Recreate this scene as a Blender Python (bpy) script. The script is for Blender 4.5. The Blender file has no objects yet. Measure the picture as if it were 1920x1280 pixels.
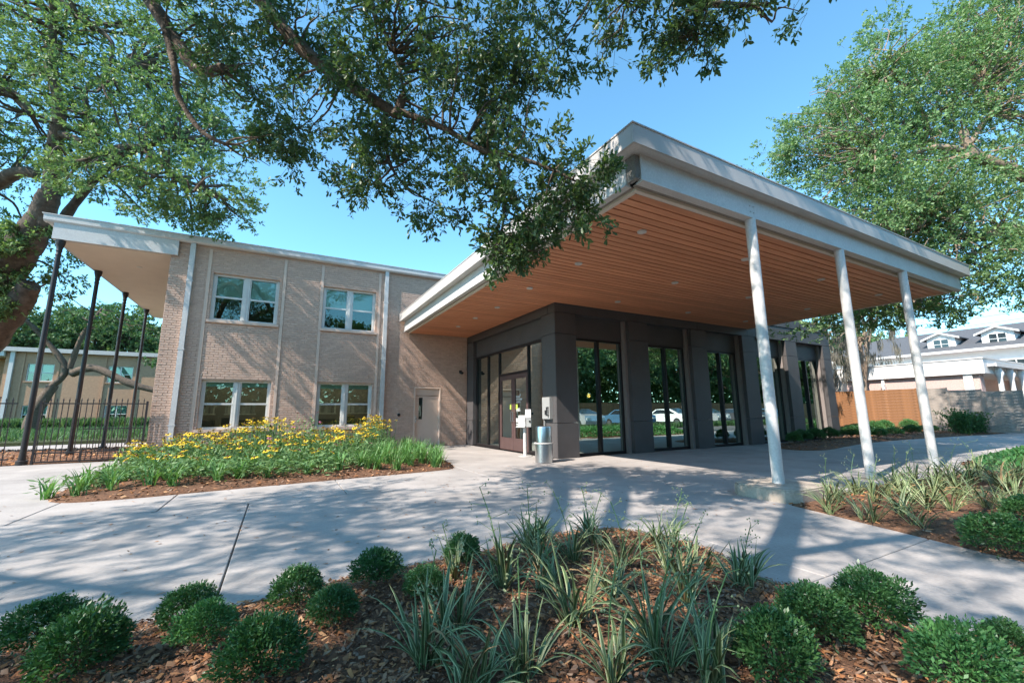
import bpy, math, random
import numpy as np
from math import sin, cos, pi, radians
from mathutils import Vector, Matrix

rng = np.random.default_rng(7)
random.seed(7)
SC = bpy.context.scene
COL = SC.collection

# ------------------------------------------------------------------ camera, sky, sun, exposure
YAW, PITCH, ROLL, FPX = radians(28.653), radians(9.542), radians(-0.494), 791.07
CAM = Vector((0, 0, 1.2))
fw = Vector((sin(YAW) * cos(PITCH), cos(YAW) * cos(PITCH), sin(PITCH)))
rt0 = Vector((cos(YAW), -sin(YAW), 0))
up0 = rt0.cross(fw)
rt = rt0 * cos(ROLL) + up0 * sin(ROLL)
up = up0 * cos(ROLL) - rt0 * sin(ROLL)
cd = bpy.data.cameras.new('camera')
cd.sensor_width = 36.0
cd.lens = FPX / 1920 * 36
cd.clip_start = 0.05
cd.clip_end = 2000
camera = bpy.data.objects.new('camera', cd)
M = Matrix((rt, up, -fw)).transposed().to_4x4()
M.translation = CAM
camera.matrix_world = M
COL.objects.link(camera)
SC.camera = camera

SUN_DIR = Vector((-1.0, -0.22, 1.0)).normalized()      # towards the sun
world = bpy.data.worlds.new('World')
SC.world = world
world.use_nodes = True
wn = world.node_tree
for n in list(wn.nodes):
    wn.nodes.remove(n)
sky = wn.nodes.new('ShaderNodeTexSky')
sky.sky_type = 'NISHITA'
sky.sun_disc = False
sky.sun_elevation = math.asin(SUN_DIR.z)
sky.sun_rotation = math.atan2(SUN_DIR.x, SUN_DIR.y)
sky.air_density = 0.85
sky.dust_density = 0.15
sky.ozone_density = 1.0
bg = wn.nodes.new('ShaderNodeBackground')
bg.inputs['Strength'].default_value = 0.15
wo = wn.nodes.new('ShaderNodeOutputWorld')
tint = wn.nodes.new('ShaderNodeMix')                    # clear subtropical air: deeper cyan all over
tint.data_type = 'RGBA'; tint.blend_type = 'MULTIPLY'; tint.inputs[0].default_value = 1
tint.inputs[7].default_value = (.64, 1.0, .99, 1)
wn.links.new(sky.outputs[0], tint.inputs[6])
wn.links.new(tint.outputs[2], bg.inputs[0])
wn.links.new(bg.outputs[0], wo.inputs[0])

sl = bpy.data.lights.new('sun', 'SUN')
sl.energy = 3.5
sl.angle = radians(0.55)
sl.color = (1.0, 0.91, 0.82)
sun = bpy.data.objects.new('sun', sl)
sun.rotation_euler = (-SUN_DIR).to_track_quat('-Z', 'Y').to_euler()
sun.location = (-20, -5, 30)
COL.objects.link(sun)

SC.render.engine = 'CYCLES'
SC.cycles.max_bounces = 7
SC.cycles.diffuse_bounces = 5
SC.cycles.glossy_bounces = 3
SC.cycles.transparent_max_bounces = 10
SC.cycles.transmission_bounces = 4
SC.cycles.caustics_reflective = False
SC.cycles.caustics_refractive = False
SC.cycles.use_denoising = True
SC.view_settings.view_transform = 'Standard'
SC.view_settings.look = 'None'
SC.view_settings.exposure = 1.52
SC.view_settings.gamma = 1
SC.view_settings.use_curve_mapping = False

# ------------------------------------------------------------------ helpers
def tag(o, label=None, cat=None, group=None, kind=None):
    if label: o['label'] = label
    if cat: o['category'] = cat
    if group: o['group'] = group
    if kind: o['kind'] = kind
    return o

def thing(name, label, cat, loc=(0, 0, 0), rz=0.0, group=None):
    o = bpy.data.objects.new(name, None)
    o.empty_display_size = 0.2
    o.location = loc
    o.rotation_euler = (0, 0, rz)
    COL.objects.link(o)
    return tag(o, label, cat, group)

def link_mesh(name, me, parent=None, loc=None, kind=None):
    o = bpy.data.objects.new(name, me)
    COL.objects.link(o)
    if parent is not None: o.parent = parent
    if loc is not None: o.location = loc
    if kind: o['kind'] = kind
    return o

def dup(root, loc, rz=0.0, sc=1.0, label=None, group=None):
    r = root.copy()
    COL.objects.link(r)
    r.location = loc
    r.rotation_euler = (0, 0, rz)
    r.scale = (sc, sc, sc) if not hasattr(sc, '__len__') else sc
    if label: r['label'] = label
    if group: r['group'] = group
    for ch in root.children:
        c = ch.copy(); COL.objects.link(c); c.parent = r
        for g in ch.children:
            d = g.copy(); COL.objects.link(d); d.parent = c
    return r

def world_loc(o):
    v = Vector((0, 0, 0))
    while o is not None:
        v += Vector(o.location); o = o.parent
    return v

class MB:
    def __init__(s): s.v = []; s.f = []; s.m = []
    def add(s, vs, fs, m=0):
        b = len(s.v)
        s.v += [tuple(v) for v in vs]
        for f in fs:
            s.f.append(tuple(i + b for i in f)); s.m.append(m)
    def quad(s, a, b, c, d, m=0): s.add([a, b, c, d], [(0, 1, 2, 3)], m)
    def box(s, x0, x1, y0, y1, z0, z1, m=0):
        vs = [(x, y, z) for z in (z0, z1) for y in (y0, y1) for x in (x0, x1)]
        s.add(vs, [(0, 2, 3, 1), (4, 5, 7, 6), (0, 1, 5, 4), (2, 6, 7, 3), (0, 4, 6, 2), (1, 3, 7, 5)], m)
        return s
    def prism(s, poly, z0, z1, m=0):                       # polygon in xy, counter-clockwise
        n = len(poly)
        vs = [(p[0], p[1], z0) for p in poly] + [(p[0], p[1], z1) for p in poly]
        fs = [tuple(range(n - 1, -1, -1)), tuple(range(n, 2 * n))] + [(i, (i + 1) % n, n + (i + 1) % n, n + i) for i in range(n)]
        s.add(vs, fs, m); return s
    def prism_axis(s, poly, a0, a1, axis, m=0):             # polygon in the two other axes
        n = len(poly)
        def P(p, a):
            return {'x': (a, p[0], p[1]), 'y': (p[0], a, p[1])}[axis]
        vs = [P(p, a0) for p in poly] + [P(p, a1) for p in poly]
        fs = [tuple(range(n - 1, -1, -1)), tuple(range(n, 2 * n))] + [(i, (i + 1) % n, n + (i + 1) % n, n + i) for i in range(n)]
        s.add(vs, fs, m); return s
    def tube(s, pts, radii, n=8, m=0, cap=True):
        pts = [Vector(p) for p in pts]
        if not hasattr(radii, '__len__'): radii = [radii] * len(pts)
        rings = []
        ref = None
        for i, p in enumerate(pts):
            t = (pts[min(i + 1, len(pts) - 1)] - pts[max(i - 1, 0)]).normalized()
            if ref is None: ref = t.orthogonal().normalized()
            ref = (ref - t * ref.dot(t)).normalized()
            b = t.cross(ref)
            rings.append([p + (ref * cos(2 * pi * k / n) + b * sin(2 * pi * k / n)) * radii[i] for k in range(n)])
        vs = [v for r in rings for v in r]
        fs = [(i * n + k, i * n + (k + 1) % n, (i + 1) * n + (k + 1) % n, (i + 1) * n + k) for i in range(len(pts) - 1) for k in range(n)]
        if cap:
            fs.append(tuple(range(n - 1, -1, -1))); fs.append(tuple((len(pts) - 1) * n + k for k in range(n)))
        s.add(vs, fs, m); return s
    def lathe(s, cx, cy, prof, n=20, m=0):
        vs = [(cx + r * cos(2 * pi * k / n), cy + r * sin(2 * pi * k / n), z) for r, z in prof for k in range(n)]
        fs = [(i * n + k, i * n + (k + 1) % n, (i + 1) * n + (k + 1) % n, (i + 1) * n + k) for i in range(len(prof) - 1) for k in range(n)]
        fs.append(tuple(range(n - 1, -1, -1))); fs.append(tuple((len(prof) - 1) * n + k for k in range(n)))
        s.add(vs, fs, m); return s
    def mesh(s, name, mats, off=(0, 0, 0), smooth=False):
        me = bpy.data.meshes.new(name)
        o = Vector(off)
        me.from_pydata([Vector(v) - o for v in s.v], [], s.f)
        for m in (mats if isinstance(mats, (list, tuple)) else [mats]): me.materials.append(m)
        me.polygons.foreach_set('material_index', s.m)
        if smooth: me.polygons.foreach_set('use_smooth', [True] * len(s.f))
        me.update()
        if smooth: me.set_sharp_from_angle(angle=radians(42))
        return me
    def build(s, name, mats, parent=None, smooth=False, kind=None):
        off = world_loc(parent) if parent is not None else (0, 0, 0)
        return link_mesh(name, s.mesh(name, mats, off, smooth), parent, kind=kind)

def box_part(name, mat, parent, *b):
    return MB().box(*b).build(name, mat, parent)

def np_mesh(name, V, F, mat, smooth=False, mi=None):
    """V (n,3), F (m,k) all faces of one size."""
    me = bpy.data.meshes.new(name)
    V = np.ascontiguousarray(V, dtype=np.float32); F = np.ascontiguousarray(F, dtype=np.int32)
    me.vertices.add(len(V)); me.vertices.foreach_set('co', V.ravel())
    me.loops.add(F.size); me.loops.foreach_set('vertex_index', F.ravel())
    me.polygons.add(len(F))
    me.polygons.foreach_set('loop_start', np.arange(0, F.size, F.shape[1], dtype=np.int32))
    for m in (mat if isinstance(mat, (list, tuple)) else [mat]): me.materials.append(m)
    if mi is not None: me.polygons.foreach_set('material_index', np.asarray(mi, dtype=np.int32))
    if smooth: me.polygons.foreach_set('use_smooth', np.ones(len(F), dtype=bool))
    me.update(calc_edges=True)
    return me

def unit(a): return a / (np.linalg.norm(a, axis=-1, keepdims=True) + 1e-9)

def scatter(T, F, P, X, Y, Z):
    """copies of template T (k,3) with faces F at P with (scaled) axes X,Y,Z -> V,F"""
    V = P[:, None, :] + T[None, :, 0:1] * X[:, None, :] + T[None, :, 1:2] * Y[:, None, :] + T[None, :, 2:3] * Z[:, None, :]
    k = len(T)
    FF = (np.arange(len(P)) * k)[:, None, None] + np.asarray(F)[None]
    return V.reshape(-1, 3), FF.reshape(-1, len(F[0]))

LEAF6 = np.array([(0, 0, 0), (.36, .30, .06), (.72, .46, .08), (1, 0, -.04), (.72, -.46, .08), (.36, -.30, .06)], float)
LEAF6F = [(0, 1, 2, 3), (0, 3, 4, 5)]
LEAF4 = np.array([(0, 0, 0), (.5, .5, .08), (1, 0, 0), (.5, -.5, .08)], float)
LEAF4F = [(0, 1, 2, 3)]

def leaves(P, D, L, W, fine=True, nbias=None, biasw=0.0):
    """leaf blades at P along D with random roll; L, W arrays or numbers"""
    n = len(P)
    D = unit(D)
    N = unit(rng.normal(size=(n, 3)))
    if nbias is not None: N = unit(N + biasw * np.asarray(nbias))
    S = unit(np.cross(D, N)); N = np.cross(S, D)
    L = np.broadcast_to(np.asarray(L, float), (n,))[:, None]; W = np.broadcast_to(np.asarray(W, float), (n,))[:, None]
    return scatter(LEAF6 if fine else LEAF4, LEAF6F if fine else LEAF4F, P, D * L, S * W, N * W)

def join(parts):
    Vs, Fs, b = [], [], 0
    for V, F in parts:
        Vs.append(V); Fs.append(F + b); b += len(V)
    return np.concatenate(Vs), np.concatenate(Fs)

PRISM = np.array([(0, .5, 0), (0, -.25, .43), (0, -.25, -.43), (1, .25, 0), (1, -.125, .21), (1, -.125, -.21)], float)
PRISMF = [(0, 1, 4, 3), (1, 2, 5, 4), (2, 0, 3, 5)]

def twigs(C, D, tl, nl, L, W, fine=True, gravity=0.0, tw=0.006):
    """leafy twigs at C (m,3) along D: leaf geometry and twig geometry"""
    m = len(C)
    D = unit(D)
    t = rng.random((m, nl)) ** 0.7
    P = C[:, None, :] + D[:, None, :] * (t * tl)[..., None] + rng.normal(size=(m, nl, 3)) * 0.012
    R = unit(rng.normal(size=(m, nl, 3)))
    LD = unit(D[:, None, :] * 0.8 + R * 1.0 + np.array([0, 0, -gravity]))
    ls = (0.65 + 0.7 * rng.random((m * nl,)))
    lv = leaves(P.reshape(-1, 3), LD.reshape(-1, 3), L * ls, W * ls, fine, (0, 0, 1), 0.6)
    A = unit(np.cross(D, rng.normal(size=(m, 3)))); B = np.cross(D, A)
    tv = scatter(PRISM, PRISMF, C - D * tl * .5, D * tl * 1.5, A * tw, B * tw)
    return lv, tv

# ------------------------------------------------------------------ materials
MATS = {}
def mat(name, color, rough=0.7, metal=0.0, var=0.15, scale=6.0, bump=0.0, bscale=60.0, coords='Object', spec=0.4, island=0.0, color2=None, detail=6):
    m = bpy.data.materials.new(name); m.use_nodes = True
    nt = m.node_tree; N = nt.nodes; Lk = nt.links
    b = N['Principled BSDF']
    b.inputs['Roughness'].default_value = rough
    b.inputs['Metallic'].default_value = metal
    b.inputs['Specular IOR Level'].default_value = spec
    tc = N.new('ShaderNodeTexCoord')
    nz = N.new('ShaderNodeTexNoise'); nz.inputs['Scale'].default_value = scale; nz.inputs['Detail'].default_value = detail
    nz.inputs['Roughness'].default_value = 0.65
    Lk.new(tc.outputs[coords], nz.inputs['Vector'])
    cr = N.new('ShaderNodeValToRGB')
    c2 = color2 or tuple(c * (1 - var) for c in color)
    c1 = tuple(min(1, c * (1 + var * .6)) for c in color)
    cr.color_ramp.elements[0].position = .32; cr.color_ramp.elements[0].color = (*c2, 1)
    cr.color_ramp.elements[1].position = .68; cr.color_ramp.elements[1].color = (*c1, 1)
    Lk.new(nz.outputs['Fac'], cr.inputs['Fac'])
    out = cr.outputs['Color']
    if island:
        g = N.new('ShaderNodeNewGeometry')
        mr = N.new('ShaderNodeMapRange'); mr.inputs[3].default_value = 1 - island; mr.inputs[4].default_value = 1 + island
        Lk.new(g.outputs['Random Per Island'], mr.inputs[0])
        oi = N.new('ShaderNodeObjectInfo')
        hs = N.new('ShaderNodeHueSaturation')
        Lk.new(mr.outputs[0], hs.inputs['Value']); Lk.new(out, hs.inputs['Color'])
        out = hs.outputs['Color']
    Lk.new(out, b.inputs['Base Color'])
    if bump:
        bn = N.new('ShaderNodeTexNoise'); bn.inputs['Scale'].default_value = bscale; bn.inputs['Detail'].default_value = 8
        Lk.new(tc.outputs[coords], bn.inputs['Vector'])
        bp = N.new('ShaderNodeBump'); bp.inputs['Strength'].default_value = bump; bp.inputs['Distance'].default_value = 0.02
        Lk.new(bn.outputs['Fac'], bp.inputs['Height']); Lk.new(bp.outputs['Normal'], b.inputs['Normal'])
    MATS[name] = m
    return m

def leaf_mat(name, c_a, c_b, rough=0.45, trans=0.3, spec=0.4, tint=(1.15, 1.25, .6)):
    m = bpy.data.materials.new(name); m.use_nodes = True
    nt = m.node_tree; N = nt.nodes; Lk = nt.links
    b = N['Principled BSDF']; out = N['Material Output']
    b.inputs['Roughness'].default_value = rough; b.inputs['Specular IOR Level'].default_value = spec
    g = N.new('ShaderNodeNewGeometry')
    cr = N.new('ShaderNodeValToRGB')
    cr.color_ramp.elements[0].color = (*c_a, 1); cr.color_ramp.elements[1].color = (*c_b, 1)
    mid = cr.color_ramp.elements.new(.55); mid.color = (*[(a * .55 + b_ * .45) for a, b_ in zip(c_a, c_b)], 1)
    Lk.new(g.outputs['Random Per Island'], cr.inputs['Fac'])
    Lk.new(cr.outputs['Color'], b.inputs['Base Color'])
    tr = N.new('ShaderNodeBsdfTranslucent')
    mx = N.new('ShaderNodeMix'); mx.data_type = 'RGBA'; mx.blend_type = 'MULTIPLY'; mx.inputs[0].default_value = 1
    mx.inputs[7].default_value = (*tint, 1)
    Lk.new(cr.outputs['Color'], mx.inputs[6]); Lk.new(mx.outputs[2], tr.inputs['Color'])
    ms = N.new('ShaderNodeMixShader'); ms.inputs[0].default_value = trans
    Lk.new(b.outputs[0], ms.inputs[1]); Lk.new(tr.outputs[0], ms.inputs[2]); Lk.new(ms.outputs[0], out.inputs['Surface'])
    return m

def glass_mat(name, refl=0.35, tint=(.8, .9, .86), gcol=(.9, 1, .96)):
    m = bpy.data.materials.new(name); m.use_nodes = True
    nt = m.node_tree; N = nt.nodes; Lk = nt.links
    N.remove(N['Principled BSDF']); out = N['Material Output']
    tr = N.new('ShaderNodeBsdfTransparent'); tr.inputs[0].default_value = (*tint, 1)
    gl = N.new('ShaderNodeBsdfGlossy'); gl.inputs['Roughness'].default_value = 0.0; gl.inputs['Color'].default_value = (*gcol, 1)
    fr = N.new('ShaderNodeFresnel'); fr.inputs['IOR'].default_value = 1.5
    mr = N.new('ShaderNodeMapRange'); mr.inputs[1].default_value = 0; mr.inputs[2].default_value = 1
    mr.inputs[3].default_value = refl; mr.inputs[4].default_value = 1
    Lk.new(fr.outputs[0], mr.inputs[0])
    tc = N.new('ShaderNodeTexCoord'); nz = N.new('ShaderNodeTexNoise'); nz.inputs['Scale'].default_value = 0.9
    bp = N.new('ShaderNodeBump'); bp.inputs['Strength'].default_value = 0.03; bp.inputs['Distance'].default_value = 0.05
    Lk.new(tc.outputs['Object'], nz.inputs['Vector']); Lk.new(nz.outputs['Fac'], bp.inputs['Height']); Lk.new(bp.outputs[0], gl.inputs['Normal'])
    ms = N.new('ShaderNodeMixShader'); Lk.new(mr.outputs[0], ms.inputs[0]); Lk.new(tr.outputs[0], ms.inputs[1]); Lk.new(gl.outputs[0], ms.inputs[2])
    Lk.new(ms.outputs[0], out.inputs['Surface'])
    return m

def emit_mat(name, color, s):
    m = bpy.data.materials.new(name); m.use_nodes = True
    N = m.node_tree.nodes
    b = N['Principled BSDF']; b.inputs['Base Color'].default_value = (*color, 1)
    b.inputs['Emission Color'].default_value = (*color, 1); b.inputs['Emission Strength'].default_value = s
    return m

m_conc = mat('concrete', (.385, .35, .325), .85, var=.20, scale=1.1, bump=.15, bscale=90, detail=10)
def weather(m, scale, lo, p0, p1):
    nt = m.node_tree; N = nt.nodes; Lk = nt.links; b = N['Principled BSDF']
    src = b.inputs['Base Color'].links[0].from_socket
    g = N.new('ShaderNodeNewGeometry')
    a = N.new('ShaderNodeTexNoise'); a.inputs['Scale'].default_value = scale; a.inputs['Detail'].default_value = 5; a.inputs['Distortion'].default_value = .6
    f = N.new('ShaderNodeTexNoise'); f.inputs['Scale'].default_value = 38; f.inputs['Detail'].default_value = 10
    Lk.new(g.outputs['Position'], a.inputs['Vector']); Lk.new(g.outputs['Position'], f.inputs['Vector'])
    r1 = N.new('ShaderNodeMapRange'); r1.inputs[1].default_value = p0; r1.inputs[2].default_value = p1; r1.inputs[3].default_value = 1; r1.inputs[4].default_value = lo
    r2 = N.new('ShaderNodeMapRange'); r2.inputs[1].default_value = .35; r2.inputs[2].default_value = .7; r2.inputs[3].default_value = .9; r2.inputs[4].default_value = 1.06
    Lk.new(a.outputs['Fac'], r1.inputs[0]); Lk.new(f.outputs['Fac'], r2.inputs[0])
    mu = N.new('ShaderNodeMath'); mu.operation = 'MULTIPLY'; Lk.new(r1.outputs[0], mu.inputs[0]); Lk.new(r2.outputs[0], mu.inputs[1])
    h = N.new('ShaderNodeHueSaturation'); Lk.new(src, h.inputs['Color']); Lk.new(mu.outputs[0], h.inputs['Value']); Lk.new(h.outputs[0], b.inputs['Base Color'])
weather(m_conc, .55, .80, .48, .72)
m_grout = mat('joint_filler', (.10, .095, .09), .95)
m_footing = mat('footing_concrete', (.42, .355, .29), .9, var=.25, scale=5, bump=.3, bscale=50)
m_soil = mat('soil', (.12, .085, .055), .95, var=.4, scale=3, bump=.6, bscale=30)
m_mulch = mat('mulch_bed', (.17, .085, .047), .95, var=.55, scale=22, bump=1.0, bscale=70)
m_grassground = mat('lawn_ground', (.07, .085, .035), .95, var=.4, scale=8, bump=.6, bscale=60)
m_asphalt = mat('asphalt', (.055, .055, .058), .9, var=.2, scale=20, bump=.3, bscale=200)
m_brick = mat('painted_brick', (.575, .40, .31), .8, var=.10, scale=9, bump=.25, bscale=120, island=.07)
m_farbrick = mat('far_tan_brick', (.44, .265, .165), .85, var=.15, scale=6, bump=.3, bscale=60)
m_mortar = mat('painted_mortar', (.53, .37, .285), .9, var=.12, scale=12)
m_trimbrick = mat('painted_trim', (.62, .46, .365), .7, var=.06, scale=5)
m_white = mat('white_painted_metal', (.58, .565, .545), .45, var=.05, scale=3)
m_whiteflat = mat('white_stucco', (.78, .76, .73), .8, var=.05, scale=2)
m_cream = mat('cream_soffit', (.66, .58, .49), .75, var=.05, scale=2)
m_greymetal = mat('grey_metal_fascia', (.48, .455, .43), .45, metal=.0, var=.05, scale=2)
m_vinyl = mat('window_vinyl', (.62, .61, .57), .5, var=.05, scale=4)
m_iron = mat('dark_iron', (.035, .030, .030), .45, metal=.3, var=.15, scale=9)
m_bronze = mat('dark_bronze_panel', (.084, .077, .077), .55, var=.10, scale=1.2, bump=.05, bscale=200)
m_fin = mat('pale_bronze_fin', (.24, .205, .19), .5, var=.06)
m_bronzeframe = mat('bronze_frame', (.022, .018, .019), .4, metal=.2, var=.1)
m_doorbronze = mat('bronze_door', (.115, .07, .065), .4, metal=.2, var=.1)
m_steel = mat('stainless_steel', (.55, .56, .57), .28, metal=1.0, var=.08, scale=14)
weather(m_bronze, .9, .82, .45, .75); weather(m_white, 1.4, .90, .5, .75); weather(m_footing, 3, .7, .45, .7); weather(m_brick, .5, .90, .45, .75)
m_black = mat('black_plastic', (.015, .015, .016), .45)
m_greybox = mat('grey_enamel', (.30, .30, .29), .5, var=.05)
m_blind = mat('teal_grey_blind', (.72, .84, .77), .8, var=.08, scale=30)
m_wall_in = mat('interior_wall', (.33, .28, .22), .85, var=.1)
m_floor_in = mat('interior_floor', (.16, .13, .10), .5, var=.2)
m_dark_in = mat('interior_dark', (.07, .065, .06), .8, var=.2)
m_books = mat('shelf_goods', (.45, .42, .36), .7, var=.3, island=.5)
m_light_in = emit_mat('fluorescent_tube', (1, .93, .78), 3.0)
m_warm = emit_mat('warm_bulb', (1, .55, .16), 6.0)
m_vent = mat('perforated_vent', (.30, .265, .225), .7, var=.5, scale=130)
m_ventdark = mat('perforated_cover', (.26, .25, .23), .6, var=.6, scale=150)
m_downlight = mat('downlight_trim', (.62, .60, .56), .4)
m_glass = glass_mat('window_glass', .05, (.80, .90, .85), (.85, 1, .97))
m_glassdark = glass_mat('storefront_glass', .62, (.56, .62, .55), (.86, 1.0, .93))
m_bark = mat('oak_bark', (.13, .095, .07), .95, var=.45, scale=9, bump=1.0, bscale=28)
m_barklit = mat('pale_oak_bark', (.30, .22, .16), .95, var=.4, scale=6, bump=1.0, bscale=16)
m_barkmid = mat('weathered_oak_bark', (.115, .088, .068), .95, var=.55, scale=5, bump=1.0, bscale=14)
m_twig = mat('twig_bark', (.10, .075, .05), .9, var=.3, scale=20)
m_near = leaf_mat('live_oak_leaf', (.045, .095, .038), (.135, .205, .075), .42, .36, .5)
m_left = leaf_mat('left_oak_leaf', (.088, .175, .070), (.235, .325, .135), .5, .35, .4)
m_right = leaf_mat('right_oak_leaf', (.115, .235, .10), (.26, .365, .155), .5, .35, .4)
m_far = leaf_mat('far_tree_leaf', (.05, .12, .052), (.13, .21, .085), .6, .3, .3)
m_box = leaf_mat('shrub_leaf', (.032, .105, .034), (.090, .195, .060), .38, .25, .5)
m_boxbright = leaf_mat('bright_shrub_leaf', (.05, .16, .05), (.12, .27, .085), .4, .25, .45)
m_cover = leaf_mat('ground_cover_leaf', (.04, .16, .05), (.12, .28, .09), .5, .3, .4)
m_lily_g = mat('flax_green', (.080, .125, .042), .45, var=.25, scale=12, spec=.5)
m_lily_c = mat('flax_cream_edge', (.28, .31, .15), .48, var=.2, scale=14, spec=.5)
m_strapdark = leaf_mat('loose_bush_leaf', (.035, .10, .035), (.10, .19, .06), .5, .3, .3)
m_strap = leaf_mat('daylily_leaf', (.075, .20, .06), (.19, .36, .11), .45, .25, .45)
m_stem = leaf_mat('flower_stem_leaf', (.085, .18, .065), (.20, .31, .125), .55, .25, .3)
m_yellow = mat('yellow_petal', (.95, .66, .03), .6, var=.2, scale=40)
m_pink = mat('pink_petal', (.62, .20, .30), .6, var=.2, scale=40)
m_cone = mat('flower_cone', (.10, .045, .02), .8)
m_rwood = mat('brown_fence_board', (.23, .105, .042), .75, var=.35, scale=5, island=.18, bump=.3, bscale=40)
m_gwood = mat('grey_fence_board', (.28, .24, .205), .85, var=.25, scale=5, island=.15, bump=.3, bscale=40)
m_shingle = mat('dark_shingle_roof', (.095, .098, .105), .9, var=.25, scale=9, bump=.5, bscale=25)
m_pinkbrick = mat('pink_brick', (.52, .375, .335), .85, var=.18, scale=14, bump=.3, bscale=60)
m_moss = leaf_mat('spanish_moss', (.13, .125, .10), (.24, .22, .18), .9, .2, .1, (1, 1, .9))
m_wtext = mat('white_vinyl_lettering', (.82, .82, .80), .6)
m_lime = mat('lime_sticker', (.42, .60, .08), .6)
m_paper = mat('white_paper', (.80, .80, .80), .7)
m_car = [mat('silver_car_paint', (.55, .56, .58), .25, metal=.5, var=.02), mat('white_car_paint', (.78, .78, .78), .3, var=.02),
         mat('grey_car_paint', (.11, .115, .13), .25, metal=.4, var=.02), mat('blue_car_paint', (.10, .22, .36), .25, metal=.4, var=.02)]
m_carglass = mat('car_glass', (.02, .025, .03), .08, spec=.8)
m_tyre = mat('tyre_rubber', (.02, .02, .02), .9)
m_rim = mat('wheel_rim', (.5, .5, .5), .3, metal=.9)
m_lamp = mat('car_lamp', (.75, .73, .68), .2)

# wood planks: grain along the board
def wood_plank():
    m = bpy.data.materials.new('soffit_wood'); m.use_nodes = True
    nt = m.node_tree; N = nt.nodes; Lk = nt.links
    b = N['Principled BSDF']; b.inputs['Roughness'].default_value = .5; b.inputs['Specular IOR Level'].default_value = .35
    tc = N.new('ShaderNodeTexCoord'); mp = N.new('ShaderNodeMapping'); mp.inputs['Scale'].default_value = (.7, 14, 14)
    oi = N.new('ShaderNodeObjectInfo'); ad = N.new('ShaderNodeVectorMath'); ad.operation = 'ADD'
    cb = N.new('ShaderNodeCombineXYZ'); ml = N.new('ShaderNodeMath'); ml.operation = 'MULTIPLY'; ml.inputs[1].default_value = 57
    Lk.new(oi.outputs['Random'], ml.inputs[0]); Lk.new(ml.outputs[0], cb.inputs[0])
    Lk.new(tc.outputs['Object'], ad.inputs[0]); Lk.new(cb.outputs[0], ad.inputs[1]); Lk.new(ad.outputs[0], mp.inputs['Vector'])
    nz = N.new('ShaderNodeTexNoise'); nz.inputs['Scale'].default_value = 1.6; nz.inputs['Detail'].default_value = 8
    Lk.new(mp.outputs[0], nz.inputs['Vector'])
    cr = N.new('ShaderNodeValToRGB')
    cr.color_ramp.elements[0].position = .3; cr.color_ramp.elements[0].color = (.56, .225, .115, 1)
    cr.color_ramp.elements[1].position = .7; cr.color_ramp.elements[1].color = (.73, .325, .175, 1)
    Lk.new(nz.outputs['Fac'], cr.inputs['Fac'])
    mr = N.new('ShaderNodeMapRange'); mr.inputs[3].default_value = .9; mr.inputs[4].default_value = 1.1
    Lk.new(oi.outputs['Random'], mr.inputs[0])
    hs = N.new('ShaderNodeHueSaturation'); Lk.new(mr.outputs[0], hs.inputs['Value']); Lk.new(cr.outputs[0], hs.inputs['Color'])
    Lk.new(hs.outputs[0], b.inputs['Base Color'])
    return m
m_wood = wood_plank()

# bark mulch / dry leaves: colour per chip
def chip_mat():
    m = bpy.data.materials.new('bark_chip'); m.use_nodes = True
    N = m.node_tree.nodes; Lk = m.node_tree.links
    b = N['Principled BSDF']; b.inputs['Roughness'].default_value = .85; b.inputs['Specular IOR Level'].default_value = .2
    g = N.new('ShaderNodeNewGeometry'); cr = N.new('ShaderNodeValToRGB')
    E = cr.color_ramp.elements
    E[0].color = (.09, .05, .033, 1); E[1].color = (.55, .31, .15, 1)
    for p, c in ((.2, (.17, .08, .042)), (.42, (.37, .155, .062)), (.6, (.20, .14, .105)), (.75, (.46, .21, .085)), (.88, (.27, .20, .15))):
        e = E.new(p); e.color = (*c, 1)
    Lk.new(g.outputs['Random Per Island'], cr.inputs['Fac']); Lk.new(cr.outputs[0], b.inputs['Base Color'])
    return m
m_chip = chip_mat()

# ------------------------------------------------------------------ ground, pavement, road
g = MB(); g.box(-400, 400, -400, 500, -.6, -.07); tag(g.build('ground', m_soil), 'bare brown ground under the whole site', 'ground', kind='structure')
pv = MB(); pv.box(-9, 36, -3, 15.5, -.068, -.03)
pavement = tag(pv.build('pavement', m_grout), 'pale concrete forecourt and drive with cut joints', 'pavement', kind='structure')
J = .006
rects = []
def rect(x0, x1, y0, y1): rects.append((x0, x1, y0, y1))
for a, b in ((-9, -5.2), (-5.2, -2.61), (-2.61, -1.28), (-1.28, 1.0), (1.0, 3.6)): rect(a, b, 7.12, 9.9)
for a, b in ((-9, -3.2), (-3.2, .4), (.4, 3.6)): rect(a, b, 9.9, 15.5)
for a, b in ((-9, -3.7), (-3.7, -.275), (-.275, 3.6)): rect(a, b, 1.83, 7.12)
for a, b in ((3.6, 7.7), (7.7, 12), (12, 17)): rect(a, b, 3.95, 8.6)
rect(3.6, 6.4, 8.6, 12.2); rect(3.6, 6.4, 12.2, 15.5)
rect(6.4, 12, 8.6, 9.5); rect(12, 17, 8.6, 9.5)
rect(3.6, 7.7, 1.83, 3.95); rect(7.7, 17, 1.83, 3.95)
rect(-9, 0, -3, 1.83); rect(0, 8, -3, 1.83)
for a, b in ((17, 22), (22, 28), (28, 36)): rect(a, b, 2.5, 9.5)
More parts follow.
